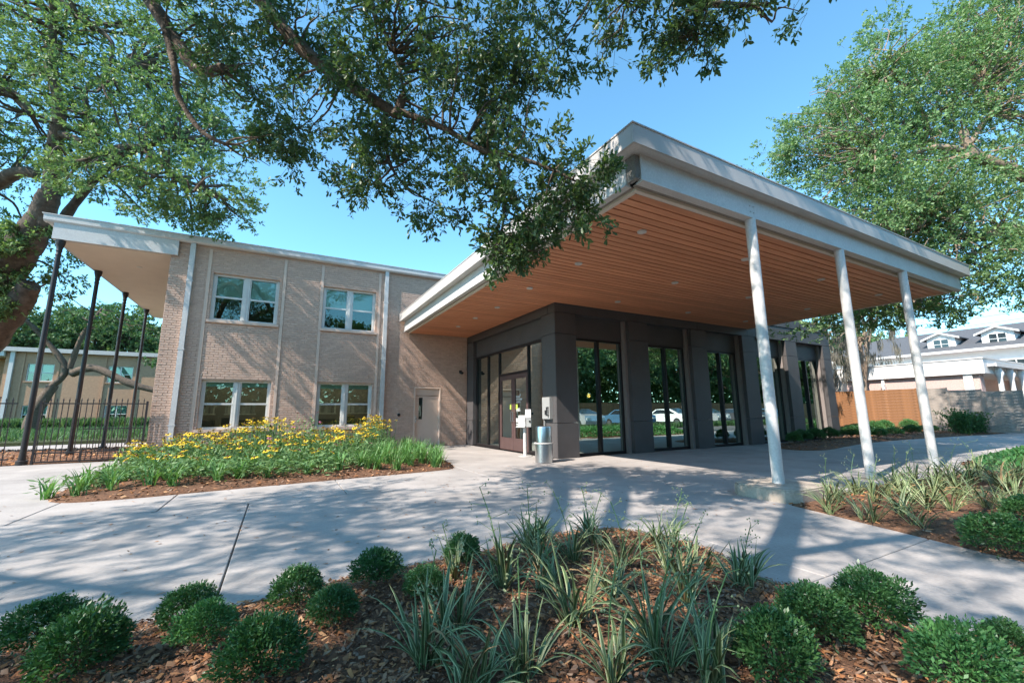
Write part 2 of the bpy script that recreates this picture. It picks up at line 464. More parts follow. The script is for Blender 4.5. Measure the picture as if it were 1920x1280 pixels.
for x0, x1, y0, y1 in rects:
    m = MB(); jx = J
    x0, x1, y0, y1 = x0 + jx, x1 - jx, y0 + jx, y1 - jx; e = .006
    vs = [(x0, y0, -.0305), (x1, y0, -.0305), (x1, y1, -.0305), (x0, y1, -.0305), (x0, y0, -e), (x1, y0, -e), (x1, y1, -e), (x0, y1, -e),
          (x0 + e, y0 + e, 0), (x1 - e, y0 + e, 0), (x1 - e, y1 - e, 0), (x0 + e, y1 - e, 0)]
    fs = [(0, 1, 5, 4), (1, 2, 6, 5), (2, 3, 7, 6), (3, 0, 4, 7), (4, 5, 9, 8), (5, 6, 10, 9), (6, 7, 11, 10), (7, 4, 8, 11), (8, 9, 10, 11)]
    m.add(vs, fs); m.build('slab', m_conc, pavement)
m = MB(); m.box(-120, 160, -13, -4.2, -.066, -.045); tag(m.build('road', m_asphalt), 'dark asphalt parking drive across from the entrance', 'road', kind='structure')
m = MB(); m.box(-60, 20.5, 26.5, 60, -.066, .1); tag(m.build('lawn', m_grassground), 'green lawn in front of the far brick building', 'lawn', kind='structure')
m = MB(); m.box(-40, -3.3, 22.4, 25.6, -.066, -.005); tag(m.build('path', m_conc), 'pale concrete path crossing behind the iron fence', 'path', kind='structure')

# ------------------------------------------------------------------ planting beds (mulch mounds)
def in_poly(x, y, poly):
    c = False; n = len(poly)
    for i in range(n):
        x1, y1 = poly[i]; x2, y2 = poly[i - 1]
        if (y1 > y) != (y2 > y) and x < (x2 - x1) * (y - y1) / (y2 - y1) + x1: c = not c
    return c
def poly_dist(x, y, poly):
    d = 1e9
    for i in range(len(poly)):
        ax, ay = poly[i - 1]; bx, by = poly[i]
        dx, dy = bx - ax, by - ay
        t = max(0, min(1, ((x - ax) * dx + (y - ay) * dy) / (dx * dx + dy * dy + 1e-9)))
        d = min(d, math.hypot(x - ax - t * dx, y - ay - t * dy))
    return d
def smooth_poly(poly, it=2):
    for _ in range(it):
        q = []
        for i in range(len(poly)):
            a, b = poly[i], poly[(i + 1) % len(poly)]
            q += [(a[0] * .75 + b[0] * .25, a[1] * .75 + b[1] * .25), (a[0] * .25 + b[0] * .75, a[1] * .25 + b[1] * .75)]
        poly = q
    return poly
class Bed:
    def __init__(s, poly, h, ramp, base=.012):
        s.poly = smooth_poly(poly); s.h = h; s.ramp = ramp; s.base = base
    def z(s, x, y):
        if not in_poly(x, y, s.poly): return 0.0
        d = poly_dist(x, y, s.poly)
        t = min(1, d / s.ramp)
        return s.base + s.h * (t * t * (3 - 2 * t)) + .012 * sin(7 * x + 3 * y) * t + .01 * sin(13 * y - 5 * x) * t
    def build(s, label, step):
        xs = [p[0] for p in s.poly]; ys = [p[1] for p in s.poly]
        import bmesh
        bm = bmesh.new()
        nx = int((max(xs) - min(xs)) / step) + 1; ny = int((max(ys) - min(ys)) / step) + 1
        X = [min(xs) + i * step for i in range(nx + 1)]; Y = [min(ys) + j * step for j in range(ny + 1)]
        ins = [[in_poly(x, y, s.poly) for y in Y] for x in X]
        vd = {}
        edge = [bm.verts.new((x, y, s.base * .6)) for x, y in s.poly]
        low = [bm.verts.new((x, y, -.06)) for x, y in s.poly]
        n = len(edge)
        for i in range(n): bm.faces.new((low[i], low[(i + 1) % n], edge[(i + 1) % n], edge[i]))
        inner = Bed.__new__(Bed)
        pts = []
        for i, x in enumerate(X):
            for j, y in enumerate(Y):
                if ins[i][j] and poly_dist(x, y, s.poly) > step * .5:
                    vd[i, j] = bm.verts.new((x, y, s.z(x, y)))
        from mathutils.geometry import delaunay_2d_cdt
        co = [Vector((p[0], p[1])) for p in s.poly] + [Vector((v.co.x, v.co.y)) for v in vd.values()]
        allv = edge + list(vd.values())
        ed = [(i, (i + 1) % n) for i in range(n)]
        res = delaunay_2d_cdt(co, ed, [], 1, 1e-6)
        m_ = res[3]
        for f in res[2]:
            try: bm.faces.new([allv[m_[k][0]] for k in f])
            except Exception: pass
        bm.normal_update()
        me = bpy.data.meshes.new('mulch_bed'); bm.to_mesh(me); bm.free(); me.materials.append(m_mulch)
        me.polygons.foreach_set('use_smooth', [True] * len(me.polygons))
        return tag(link_mesh('mulch_bed', me), label, 'planting bed', kind='structure')
    def sample(s, n):
        xs = [p[0] for p in s.poly]; ys = [p[1] for p in s.poly]; out = []
        while len(out) < n:
            x, y = random.uniform(min(xs), max(xs)), random.uniform(min(ys), max(ys))
            if in_poly(x, y, s.poly): out.append((x, y))
        return out

bed_front = Bed([(-4.5, -1.5), (3.2, -1.5), (3.9, .3), (3.45, .95), (3.12, 1.12), (3.35, 1.35), (3.36, 1.68), (3.08, 1.95), (3.30, 2.3), (3.42, 2.9), (3.15, 3.6), (2.3, 3.72), (1.6, 3.56),
                 (.5, 3.55), (-.2, 3.38), (-.7, 3.42), (-1.3, 3.55), (-2.4, 3.6), (-4.5, 3.4)], .15, .7)
bed_right = Bed([(5.86, 3.34), (5.80, 3.15), (5.42, 1.84), (5.2, 1.0), (5.0, -.2), (5.6, -1.6), (22, -1.6), (22, 3.6), (17.9, 3.85), (14.2, 3.82), (13.2, 3.75), (12.4, 3.3), (11.9, 3.2), (9, 3.3), (7.2, 3.34)], .07, .6)
bed_island = Bed([(-2.8, 8.52), (-2.0, 8.33), (-.8, 8.5), (1.1, 8.7), (3.2, 8.86), (3.55, 9.1), (3.9, 11), (4.05, 13.5), (4.15, 15.44), (-3.18, 15.44), (-3.3, 14.3), (-3.15, 12.4), (-3.0, 9.6)], .12, 1.0)
bed_back = Bed([(14.9, 9.2), (13.6, 7.5), (14.4, 6.85), (16.5, 7.3), (19.8, 7.72), (24.6, 7.45), (31, 6.85), (32.5, 7.2), (32.6, 7.7), (29.8, 8.2), (29.8, 15), (21.2, 15), (21.1, 9.2)], .06, .5)
bed_left = Bed([(-16, 17.5), (-5.9, 15.9), (-3.4, 16.4), (-3.4, 22.2), (-16, 22.2)], .03, .5)
bed_front.build('mounded front mulch bed of shrubs and flax lilies nearest the viewer', .12)
bed_right.build('mulch bed of flax lilies along the white canopy columns', .25)
bed_island.build('mulch island of flowers below the brick wall windows', .25)
bed_back.build('dark mulch bed wrapping the corner of the dark pavilion', .4)
bed_left.build('leaf strewn mulch bed behind the iron fence', .5)

CHIP = np.array([(-.5, -.5, 0), (.5, -.35, .12), (.5, .5, 0), (-.5, .4, .14), (0, 0, .28)], float)
def chips(bed, n, label, smin, smax, keep=None):
    pts_ = [(x + random.gauss(0, .03), y + random.gauss(0, .03)) for x, y in bed.sample(n)]
    P = np.array([(x, y, bed.z(x, y) + .004 + .016 * random.random()) for x, y in pts_ if keep is None or keep(x, y)])
    k = len(P)
    a = rng.random(k) * 2 * pi
    t = rng.normal(size=(k, 3)) * .42; t[:, 2] = 1
    Z = unit(t); X0 = np.stack([np.cos(a), np.sin(a), np.zeros(k)], 1)
    Y = unit(np.cross(Z, X0)); X = np.cross(Y, Z)
    L = (smin + (smax - smin) * rng.random(k) ** 2)[:, None]; W = L * (.25 + .4 * rng.random((k, 1)))
    V, F = scatter(CHIP, [(0, 1, 4), (1, 2, 4), (2, 3, 4), (3, 0, 4)], P, X * L, Y * W, Z * L * .6)
    tag(link_mesh('bark_mulch', np_mesh('bark_mulch', V, F, m_chip)), label, 'mulch', kind='stuff')
chips(bed_front, 135000, 'loose bark chips and dry leaves over the front bed', .006, .042, lambda x, y: y > .2 and x > -2.2)
chips(bed_right, 12000, 'loose bark chips among the flax lilies by the columns', .02, .07, lambda x, y: y > .5 and x < 14)
chips(bed_island, 7000, 'bark chips spread round the flower island', .025, .08)
chips(bed_back, 5000, 'bark chips spread in the bed by the pavilion corner', .03, .10)
chips(bed_left, 5000, 'brown leaf litter behind the iron fence', .03, .12)

# ------------------------------------------------------------------ brick building
YB = 15.526
brickb = thing('brick_building', 'two storey painted brick building with paired sash windows', 'building', (-3.2, YB, 0))
WINS = [(-2.10, -.28, .78, 2.25), (1.06, 2.83, .78, 2.25), (-2.10, -.28, 4.09, 5.58), (1.06, 2.83, 4.09, 5.58)]
HOLES = WINS + [(4.34, 5.37, 0, 2.17)]
X0, X1, ZT = -3.2, 6.43, 6.42
def grid_wall(mb, x0, x1, z0, z1, holes, yf, yb):
    xs = sorted({x0, x1, *[h[0] for h in holes], *[h[1] for h in holes]}); zs = sorted({z0, z1, *[h[2] for h in holes], *[h[3] for h in holes]})
    for a, b in zip(xs, xs[1:]):
        for c, d in zip(zs, zs[1:]):
            if any(h[0] <= (a + b) / 2 <= h[1] and h[2] <= (c + d) / 2 <= h[3] for h in holes): continue
            mb.quad((a, yf, c), (b, yf, c), (b, yf, d), (a, yf, d))
    for a, b, c, d in holes:
        mb.quad((a, yf, c), (a, yf, d), (a, yb, d), (a, yb, c)); mb.quad((b, yf, d), (b, yf, c), (b, yb, c), (b, yb, d))
        mb.quad((a, yf, d), (b, yf, d), (b, yb, d), (a, yb, d)); mb.quad((b, yf, c), (a, yf, c), (a, yb, c), (b, yb, c))
m = MB(); grid_wall(m, X0, X1, 0, ZT, HOLES, YB + .008, YB + .32)
m.quad((X0, YB + .008, 0), (X0, YB + .008, ZT), (X0, 27, ZT), (X0, 27, 0))
m.quad((20.5, YB + .1, 0), (20.5, 27, 0), (20.5, 27, ZT), (20.5, YB + .1, ZT)); m.quad((X0, 27, 0), (X0, 27, ZT), (20.5, 27, ZT), (20.5, 27, 0))
m.quad((X1, YB + .1, 4.9), (20.5, YB + .1, 4.9), (20.5, YB + .1, ZT), (X1, YB + .1, ZT))
m.build('wall', m_mortar, brickb)
# bricks: running bond, each piece proud of the joint
BL, BH, JT = .222, .0735, .010
bricks = []
row = 0; z = .0
while z + BH <= ZT + .02:
    x = X0 - (BL / 2 if row % 2 else 0)
    while x < X1:
        a, b = max(x + JT / 2, X0), min(x + BL - JT / 2, X1)
        zz0, zz1 = z + JT / 2, min(z + BH - JT / 2, ZT)
        spans = [(a, b)]
        for h in HOLES:
            if zz1 > h[2] + .004 and zz0 < h[3] - .004:
                ns = []
                for s0, s1 in spans:
                    if s1 <= h[0] or s0 >= h[1]: ns.append((s0, s1)); continue
                    if s0 < h[0]: ns.append((s0, h[0]))
                    if s1 > h[1]: ns.append((h[1], s1))
                spans = ns
        bricks += [(s0, s1, zz0, zz1) for s0, s1 in spans if s1 - s0 > .02 and zz1 - zz0 > .02]
        x += BL
    z += BH; row += 1
def brick_box(mb, s0, s1, z0, z1, yo=0.0):
    yf = YB - .003 - yo; yb = YB + .0075; e = .004
    vs = [(s0 + e, yf, z0 + e), (s1 - e, yf, z0 + e), (s1 - e, yf, z1 - e), (s0 + e, yf, z1 - e), (s0, yb, z0), (s1, yb, z0), (s1, yb, z1), (s0, yb, z1)]
    mb.add(vs, [(0, 1, 2, 3), (4, 5, 1, 0), (5, 6, 2, 1), (6, 7, 3, 2), (7, 4, 0, 3)])
whole = [b for b in bricks if abs(b[1] - b[0] - (BL - JT)) < 1e-3 and abs(b[3] - b[2] - (BH - JT)) < 1e-3]
whole.sort(key=lambda b: (Vector(((b[0] + b[1]) / 2, YB, (b[2] + b[3]) / 2)) - CAM).dot(fw))
single = set(whole[:298])
pm = MB(); brick_box(pm, 0, BL - JT, 0, BH - JT); pme = pm.mesh('brick', m_brick, (0, YB, 0))
for b in whole[:298]:
    o = link_mesh('brick', pme, brickb, (b[0] + 3.2, -.003 + .005 * (random.random() - .5), b[2]))
rest = MB()
for b in bricks:
    if b not in single: brick_box(rest, *b, .005 * (random.random() - .5))
rest.build('brickwork', m_brick, brickb, kind='stuff')
# vertical ribs beside the window bays
for x in (-2.26, -.19, .96, 2.90):
    box_part('bay_trim', m_trimbrick, brickb, x, x + .085, YB - .022, YB - .005, .02, 6.32)
# windows
for wi, (a, b, c, d) in enumerate(WINS):
    yf = YB + .10
    fr = MB(); t = .065
    fr.box(a, a + t, yf, yf + .09, c, d); fr.box(b - t, b, yf, yf + .09, c, d)
    fr.box(a + t, b - t, yf, yf + .09, d - t, d); fr.box(a + t, b - t, yf, yf + .09, c, c + t)
    mx = (a + b) / 2
    fr.box(mx - .075, mx + .075, yf - .012, yf + .085, c + t, d - t)
    fr.box(mx - .012, mx + .012, yf - .03, yf - .013, c + t, d - t)
    w = fr.build('window', m_vinyl, brickb)
    mz = c + (d - c) * .51
    for s0, s1 in ((a + t, mx - .075), (mx + .075, b - t)):
        sash = MB(); q = .038
        sash.box(s0, s1, yf + .012, yf + .06, mz - .028, mz + .028)
        for e0, e1 in ((s0, s0 + q), (s1 - q, s1)): sash.box(e0, e1, yf + .02, yf + .055, c + t, d - t)
        sash.build('sash', m_vinyl, w)
        for z0, z1, yo in ((c + t, mz - .028, .032), (mz + .028, d - t, .046)):
            box_part('pane', m_glass, w, s0 + q, s1 - q, yf + yo, yf + yo + .005, z0, z1)
        if wi >= 2:
            sb = MB(); z = mz - .03
            while z < d - t - .01:
                sb.box(s0 + .01, s1 - .01, yf + .10, yf + .112, z, z + .034); z += .036
            sb.build('blind', m_blind, w)
        else:
            box_part('blind', m_blind, w, s0 + .01, s1 - .01, yf + .10, yf + .115, d - t - .13, d - t)
    sl_ = MB(); sl_.box(a - .06, b + .06, YB - .065, YB + .12, c - .085, c - .001); sl_.build('sill', m_trimbrick, w)
# rooms behind the glass
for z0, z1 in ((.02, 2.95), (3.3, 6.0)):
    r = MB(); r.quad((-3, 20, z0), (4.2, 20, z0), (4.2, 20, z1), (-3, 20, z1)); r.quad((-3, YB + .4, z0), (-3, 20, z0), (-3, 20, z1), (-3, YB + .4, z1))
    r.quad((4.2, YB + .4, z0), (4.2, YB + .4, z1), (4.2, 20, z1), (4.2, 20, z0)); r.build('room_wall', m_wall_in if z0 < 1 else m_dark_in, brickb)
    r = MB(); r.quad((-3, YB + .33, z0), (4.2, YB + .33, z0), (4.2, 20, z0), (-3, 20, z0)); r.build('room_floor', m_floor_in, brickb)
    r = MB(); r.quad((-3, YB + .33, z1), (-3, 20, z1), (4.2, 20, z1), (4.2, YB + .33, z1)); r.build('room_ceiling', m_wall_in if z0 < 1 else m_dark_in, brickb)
for x in (-1.9, -.2, 1.5, 3.1):
    for y in (17.0, 18.7): box_part('ceiling_light', m_light_in, brickb, x - .6, x + .6, y, y + .13, 2.90, 2.945)
for x in (-2.6, -1.3, .2, 1.6, 2.9):
    sh = MB(); sh.box(x - .5, x + .5, 19.2, 19.6, .03, 1.0); sh.build('cupboard', m_dark_in, brickb)
    bk = MB(); xx = x - .48
    while xx < x + .45:
        w_ = random.uniform(.03, .07); bk.box(xx, xx + w_ * .85, 19.2, 19.5, 1.25, 1.25 + random.uniform(.22, .5)); xx += w_
    bk.box(x - .5, x + .5, 19.15, 19.6, 1.2, 1.245)
    bk.build('bookshelf', m_books, brickb)
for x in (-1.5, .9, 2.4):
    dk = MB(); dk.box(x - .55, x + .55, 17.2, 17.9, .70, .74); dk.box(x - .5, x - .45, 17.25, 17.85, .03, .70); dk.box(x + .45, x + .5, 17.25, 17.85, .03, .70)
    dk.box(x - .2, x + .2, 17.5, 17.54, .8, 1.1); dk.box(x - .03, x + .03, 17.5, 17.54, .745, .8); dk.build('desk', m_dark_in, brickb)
# roof edge, portico roof
box_part('roof_slab', m_grout, brickb, -5.8, 20.5, YB + .02, 27, ZT + .005, ZT + .15)
fa = MB()
fa.prism_axis([(15.36, 6.45), (15.40, 6.405), (YB + .015, 6.405), (YB + .015, 6.60), (15.36, 6.60)], -5.95, 6.43, 'x')
fa.box(-5.985, 6.43, 15.345, YB + .015, 6.602, 6.625)
fa.prism_axis([(-5.95, 6.45), (-5.91, 6.405), (-5.815, 6.405), (-5.815, 6.60), (-5.95, 6.60)], YB + .017, 26.6, 'y')
fa.build('fascia', m_white, brickb)
pbm = MB(); pbm.box(-5.74, -3.02, 15.40, 15.50, 5.95, 6.40); pbm.box(-5.74, -5.64, 15.502, 26.2, 5.95, 6.40); pbm.build('portico_beam', m_white, brickb)
pso = MB(); pso.box(-5.63, -3.205, 15.505, 26.2, 5.935, 5.98); soffit = pso.build('portico_soffit', m_cream, brickb)
for x, y in ((-4.3, 17.2), (-4.3, 21.2)):
    d_ = MB(); d_.lathe(x, y, [(.08, 5.925), (.08, 5.934), (.05, 5.934)], 12); d_.build('downlight', m_downlight, soffit)
for y in (15.36, 18.16, 21.02, 24.03):
    c_ = MB()
    c_.lathe(-5.585, y + .14, [(.11, -.06), (.11, .10), (.075, .12), (.062, .3), (.054, 5.5), (.064, 5.51), (.064, 5.54), (.054, 5.56), (.054, 5.62), (.066, 5.63), (.066, 5.66), (.058, 5.68), (.085, 5.80), (.10, 5.86), (.10, 5.934)], 18)
    c_.build('column', m_iron, brickb, True)
# downpipes with straps
for x in (-2.67, 3.17):
    dp = MB(); dp.box(x - .065, x + .065, YB - .115, YB - .012, .12, 6.40)
    d_ = dp.build('downpipe', m_white, brickb)
    for z in (.9, 3.1, 5.2): MB().box(x - .085, x + .085, YB - .12, YB - .006, z, z + .04).build('strap', m_white, d_)
# service door
sd = MB(); a, b = 4.34, 5.37
sd.box(a, a + .055, YB - .01, YB + .14, 0, 2.17); sd.box(b - .055, b, YB - .01, YB + .14, 0, 2.17); sd.box(a + .055, b - .055, YB - .01, YB + .14, 2.11, 2.17)
m_door = mat('beige_steel_door', (.66, .50, .40), .5, var=.04)
door = sd.build('service_door', m_door, brickb)
lf = MB(); lf.box(a + .06, a + .21, YB + .085, YB + .125, .02, 1.84); lf.box(a + .35, b - .06, YB + .085, YB + .125, .02, 1.84)
lf.box(a + .21, a + .35, YB + .085, YB + .125, .02, .98); lf.box(a + .21, a + .35, YB + .085, YB + .125, 1.78, 1.84); lf.build('door_leaf', m_door, door)
box_part('transom_panel', m_door, door, a + .06, b - .06, YB + .06, YB + .11, 1.86, 2.105)
box_part('door_lite', m_glass, door, a + .212, a + .348, YB + .10, YB + .106, .982, 1.778)
hd = MB(); hd.box(a + .075, a + .125, YB + .065, YB + .084, .86, 1.10); hd.tube([(a + .1, YB + .06, .98), (a + .1, YB + .02, .98), (a + .2, YB + .02, .98)], .012, 8); hd.build('handle', m_steel, door)
for z in (.3, 1.0, 1.65):
    MB().box(b - .075, b - .052, YB + .075, YB + .13, z, z + .10).build('hinge', m_steel, door)
ic = MB(); ic.lathe(0, 0, [(.055, 0), (.055, .03), (.03, .04)], 14); me = ic.mesh('door_buzzer', m_black)
o = link_mesh('door_buzzer', me, brickb, (3.80 + 3.2, -.005, 1.15)); o.rotation_euler = (pi / 2, 0, 0)
vt = MB(); vt.box(.30, .52, YB - .02, YB - .004, .40, .60)
for k in range(5): vt.box(.31, .51, YB - .032, YB - .021, .415 + k * .036, .435 + k * .036)
vt.build('wall_vent', m_iron, brickb)
sk = MB(); sk.box(6.10, 6.20, YB - .06, YB - .004, 2.74, 2.84); sk.tube([(6.15, YB - .06, 2.79), (6.15, YB - .12, 2.76)], .022, 8)
sk.lathe(6.15, YB - .15, [(.04, 2.69), (.075, 2.72), (.075, 2.76), (.02, 2.79)], 12); sk.build('wall_camera', m_black, brickb)

# ------------------------------------------------------------------ dark entrance pavilion
XD, YD = 6.44, 9.343
pav = thing('entrance_pavilion', 'dark bronze panelled entrance pavilion with tall glazed bays', 'building', (XD, YD, 0))
pier_x = [(6.44, 7.14), (9.15, 9.92), (11.93, 12.70), (14.71, 15.48), (17.49, 18.26), (20.27, 20.87)]
ZJ = [.0, .915, 3.325, 3.92]
for i, (a, b) in enumerate(pier_x):
    for z0, z1 in zip(ZJ, ZJ[1:]):
        MB().box(a + (.0 if i else .0), b, YD, YD + .34, z0 + .006, z1 - .006).build('wall_panel', m_bronze, pav)
for a, b in [(6.44, 9.5), (9.512, 12.28), (12.292, 15.06), (15.072, 17.84), (17.852, 20.87)]:
    MB().box(a, b, YD, YD + .34, 3.927, 4.44).build('wall_panel', m_bronze, pav)
    MB().box(a, b, YD - .02, YD + .36, 4.47, 4.86).build('parapet_panel', m_bronze, pav)
MB().box(6.46, 20.85, YD + .04, YD + .3, .0, 4.84).box(6.5, 20.8, YD + .32, YD + .36, 3.9, 4.8)
for a, b in zip([p[1] for p in pier_x[:-1]], [p[0] for p in pier_x[1:]]):
    MB().box(a + .004, b - .004, YD + .24, YD + .33, 3.30, 3.925).build('spandrel_panel', m_bronze, pav)
    MB().box(b - .10, b - .004, YD + .13, YD + .30, .0, 3.92).build('bay_fin', m_fin, pav)
    f = MB(); x0, x1, y0, y1, t = a + .004, b - .105, YD + .26, YD + .34, .055
    f.box(x0, x0 + t, y0, y1, 0, 3.295); f.box(x1 - t, x1, y0, y1, 0, 3.295); f.box(x0 + t, x1 - t, y0, y1, 3.23, 3.295); f.box(x0 + t, x1 - t, y0, y1, 0, .075)
    mxx = (x0 + x1) / 2 + .02
    f.box(mxx - .035, mxx + .035, y0 - .04, y1, .075, 3.23)
    w = f.build('window', m_bronzeframe, pav)
    for s0, s1 in ((x0 + t, mxx - .035), (mxx + .035, x1 - t)):
        box_part('pane', m_glassdark, w, s0, s1, YD + .295, YD + .305, .075, 3.23)
# left face with the entrance doors
for z0, z1 in zip(ZJ, ZJ[1:]):
    MB().box(XD - .004, XD + .30, 9.36, 10.02, z0 + .006, z1 - .006).build('wall_panel', m_bronze, pav)
    MB().box(XD - .004, XD + .30, 14.90, 15.50, z0 + .006, z1 - .006).build('wall_panel', m_bronze, pav)
MB().box(XD - .004, XD + .30, YD + .36, 15.50, 3.927, 4.12).build('wall_panel', m_bronze, pav)
MB().box(XD + .003, XD + .30, YD + .36, 15.50, 4.125, 4.84).build('parapet_panel', m_bronze, pav)
for y0, y1 in ((10.03, 11.42), (11.43, 13.2), (13.21, 14.89)):
    MB().box(XD + .13, XD + .28, y0, y1, 3.31, 3.91).build('spandrel_panel', m_bronze, pav)
lfm = MB(); xf0, xf1 = XD + .12, XD + .22
for y in (10.03, 10.99, 12.94, 13.83, 14.83): lfm.box(xf0, xf1, y, y + .06, 0, 3.30)
for y0, y1 in ((10.09, 10.99), (11.05, 12.94), (13.0, 13.83), (13.89, 14.83)):
    lfm.box(xf0, xf1, y0, y1, 3.23, 3.30)
    if y0 != 11.05: lfm.box(xf0, xf1, y0, y1, 0, .09)
lfm.box(xf0, xf1, 11.05, 12.94, 2.42, 2.49)
w = lfm.build('storefront_frame', m_bronzeframe, pav)
for y0, y1, z0 in ((10.09, 10.99, .09), (11.05, 12.94, 2.49), (13.0, 13.83, .09), (13.89, 14.83, .09)):
    box_part('pane', m_glassdark, w, XD + .165, XD + .175, y0, y1, z0, 3.23)
for k, (y0, y1) in enumerate(((11.055, 11.99), (12.0, 12.935))):
    dm = MB(); s = .115
    dm.box(xf0 + .02, xf1 - .02, y0, y0 + s, .015, 2.415); dm.box(xf0 + .02, xf1 - .02, y1 - s, y1, .015, 2.415)
    dm.box(xf0 + .02, xf1 - .02, y0 + s, y1 - s, 2.27, 2.415); dm.box(xf0 + .02, xf1 - .02, y0 + s, y1 - s, .015, .40)
    dr = dm.build('entrance_door', m_doorbronze, pav)
    box_part('pane', m_glassdark, dr, XD + .165, XD + .175, y0 + s, y1 - s, .40, 2.27)
    yh = y1 - .06 if k == 0 else y0 + .06
    hm = MB(); hm.tube([(xf0 + .02, yh, .92), (xf0 - .04, yh, .92), (xf0 - .04, yh, 1.22), (xf0 + .02, yh, 1.22)], .014, 8); hm.build('handle', m_steel, dr)
    box_part('sticker', m_lime, dr, XD + .158, XD + .1645, (y1 - s - .12) if k == 0 else (y0 + s + .06), (y1 - s - .02) if k == 0 else (y0 + s + .14), 1.30, 1.46)
    if k == 0:
        tm = MB(); ys = y1 - s - .03                       # white lettering, lines of small glyphs
        def line(z, h, n, wd, gap=.006, start=0.0):
            y = ys - start
            for i in range(n):
                ww = wd * random.uniform(.7, 1.15); kk = random.random()
                x_0, x_1 = XD + .159, XD + .1645
                tm.box(x_0, x_1, y - ww, y - ww * .72, z, z + h)
                if kk < .6: tm.box(x_0, x_1, y - ww * .70, y, z + h * .78, z + h)
                if kk > .3: tm.box(x_0, x_1, y - ww * .70, y, z, z + h * .2)
                if kk > .7: tm.box(x_0, x_1, y - ww * .70, y - ww * .4, z + h * .22, z + h * .76)
                y -= ww + gap
        line(1.66, .055, 7, .030); line(1.585, .055, 10, .032); line(1.50, .05, 8, .028)
        for q in range(3): line(1.24 + q * .034, .026, 12, .018, .004)
        tm.prism_axis([(ys - .24, 1.70), (ys - .27, 1.70), (ys - .29, 1.78), (ys - .25, 1.75)], XD + .159, XD + .1645, 'x')
        for yy in (0, .085): tm.box(XD + .159, XD + .1645, ys - .06 - yy, ys - yy, .90, 1.02)
        line(.83, .035, 11, .024, .005); line(.775, .035, 11, .023, .005)
        tm.build('door_lettering', m_wtext, dr)
# inside the pavilion
im = MB(); im.quad((6.7, 15.4, .004), (20.6, 15.4, .004), (20.6, YD + .35, .004), (6.7, YD + .35, .004)); im.build('lobby_floor', m_floor_in, pav)
im = MB(); im.quad((6.7, 15.45, 0), (6.7, 15.45, 3.9), (20.6, 15.45, 3.9), (20.6, 15.45, 0)); im.box(20.55, 20.86, YD + .36, 15.5, 0, 4.84); im.build('lobby_wall', m_wall_in, pav)
im = MB(); im.quad((6.7, YD + .35, 3.6), (20.6, YD + .35, 3.6), (20.6, 15.4, 3.6), (6.7, 15.4, 3.6)); im.build('lobby_ceiling', m_dark_in, pav)
im = MB(); im.box(6.5, 20.8, YD + .36, 15.5, 4.72, 4.80); im.build('roof_slab', m_grout, pav)
for x, y in ((7.7, 12.0), (9.1, 11.3), (11.6, 11.6)):
    lp = MB(); lp.lathe(x, y, [(.012, 1.67), (.04, 1.69), (.055, 1.72), (.04, 1.77), (.015, 1.80)], 12); b_ = lp.build('pendant_lamp', m_warm, pav, True)
    MB().tube([(x, y, 1.80), (x, y, 3.6)], .006, 5).build('cord', m_black, b_)
for x in (9.4, 12.4):
    MB().box(x - .7, x + .7, 12.6, 13.3, 0, .42).box(x - .7, x + .7, 13.32, 13.5, .0, .85).build('lobby_sofa', m_dark_in, pav)

# ------------------------------------------------------------------ wood lined canopy on white columns
can = thing('entrance_canopy', 'large white edged canopy with reddish wood soffit over the entrance', 'canopy', (3.7, 3.5, 0))
XE, YE, XF = 3.693, 3.504, 15.40
ZS = 4.149
fm = MB()
fm.box(XE, XF, YE, YE + .03, 4.565, 4.83); fm.build('front_fascia', m_greymetal, can)
fm = MB(); fm.box(XE, XE + .03, YE + .0325, YB - .05, 4.565, 4.83); fm.build('side_fascia', m_greymetal, can)
fm = MB(); fm.box(XF - .03, XF, YE + .0325, YD - .03, 4.565, 4.83); fm.build('side_fascia', m_greymetal, can)
fm = MB(); fm.box(XE - .012, XF + .012, YE - .012, YE + .05, 4.831, 4.85); fm.box(XE - .012, XE + .05, YE + .052, YB - .05, 4.831, 4.85); fm.build('coping', m_greymetal, can)
fm = MB(); fm.box(XE + .032, XF - .032, YE + .033, YD - .03, 4.575, 4.60); fm.box(XE + .032, XD - .01, YD - .028, YB - .05, 4.575, 4.60); fm.build('eave_soffit', m_white, can)
fm = MB(); fm.box(XE + .05, XF - .05, YE + .06, YD - .03, 4.70, 4.82); fm.box(XE + .05, XD - .01, YD - .028, YB - .05, 4.70, 4.82); fm.build('roof_deck', m_grout, can)
beam = MB(); beam.box(XE + .28, XF - .17, YE + .17, YE + .25, 4.21, 4.573); beam.box(XE + .28, XF - .17, YE + .14, YE + .27, 4.185, 4.208)
bo = beam.build('front_beam', m_white, can)
for x in (6.325, 6.415):
    for z in (4.30, 4.40): MB().tube([(x, YE + .155, z), (x, YE + .169, z)], .012, 8).build('bolt', m_greymetal, bo)
beam = MB(); beam.box(XE + .19, XE + .26, YE + .36, YB - .05, 4.21, 4.573); beam.box(XE + .17, XE + .28, YE + .36, YB - .05, 4.185, 4.208); beam.build('side_beam', m_white, can)
beam = MB(); beam.box(XF - .24, XF - .172, YE + .28, YD - .03, 4.21, 4.573); beam.build('side_beam', m_white, can)
gr = MB(); gr.box(XE + .20, XE + .27, YE + .19, YE + .34, 4.22, 4.56)
for k in range(16): gr.box(XE + .193, XE + .276, YE + .182, YE + .348, 4.225 + k * .021, 4.232 + k * .021)
gr.build('corner_grille', m_ventdark, can)
vm = MB(); vm.box(XE + .28, XF - .30, YE + .272, YE + .33, 4.19, 4.20); vm.box(XE + .282, XE + .33, YE + .36, YB - .05, 4.19, 4.20); vm.build('perforated_strip', m_vent, can)
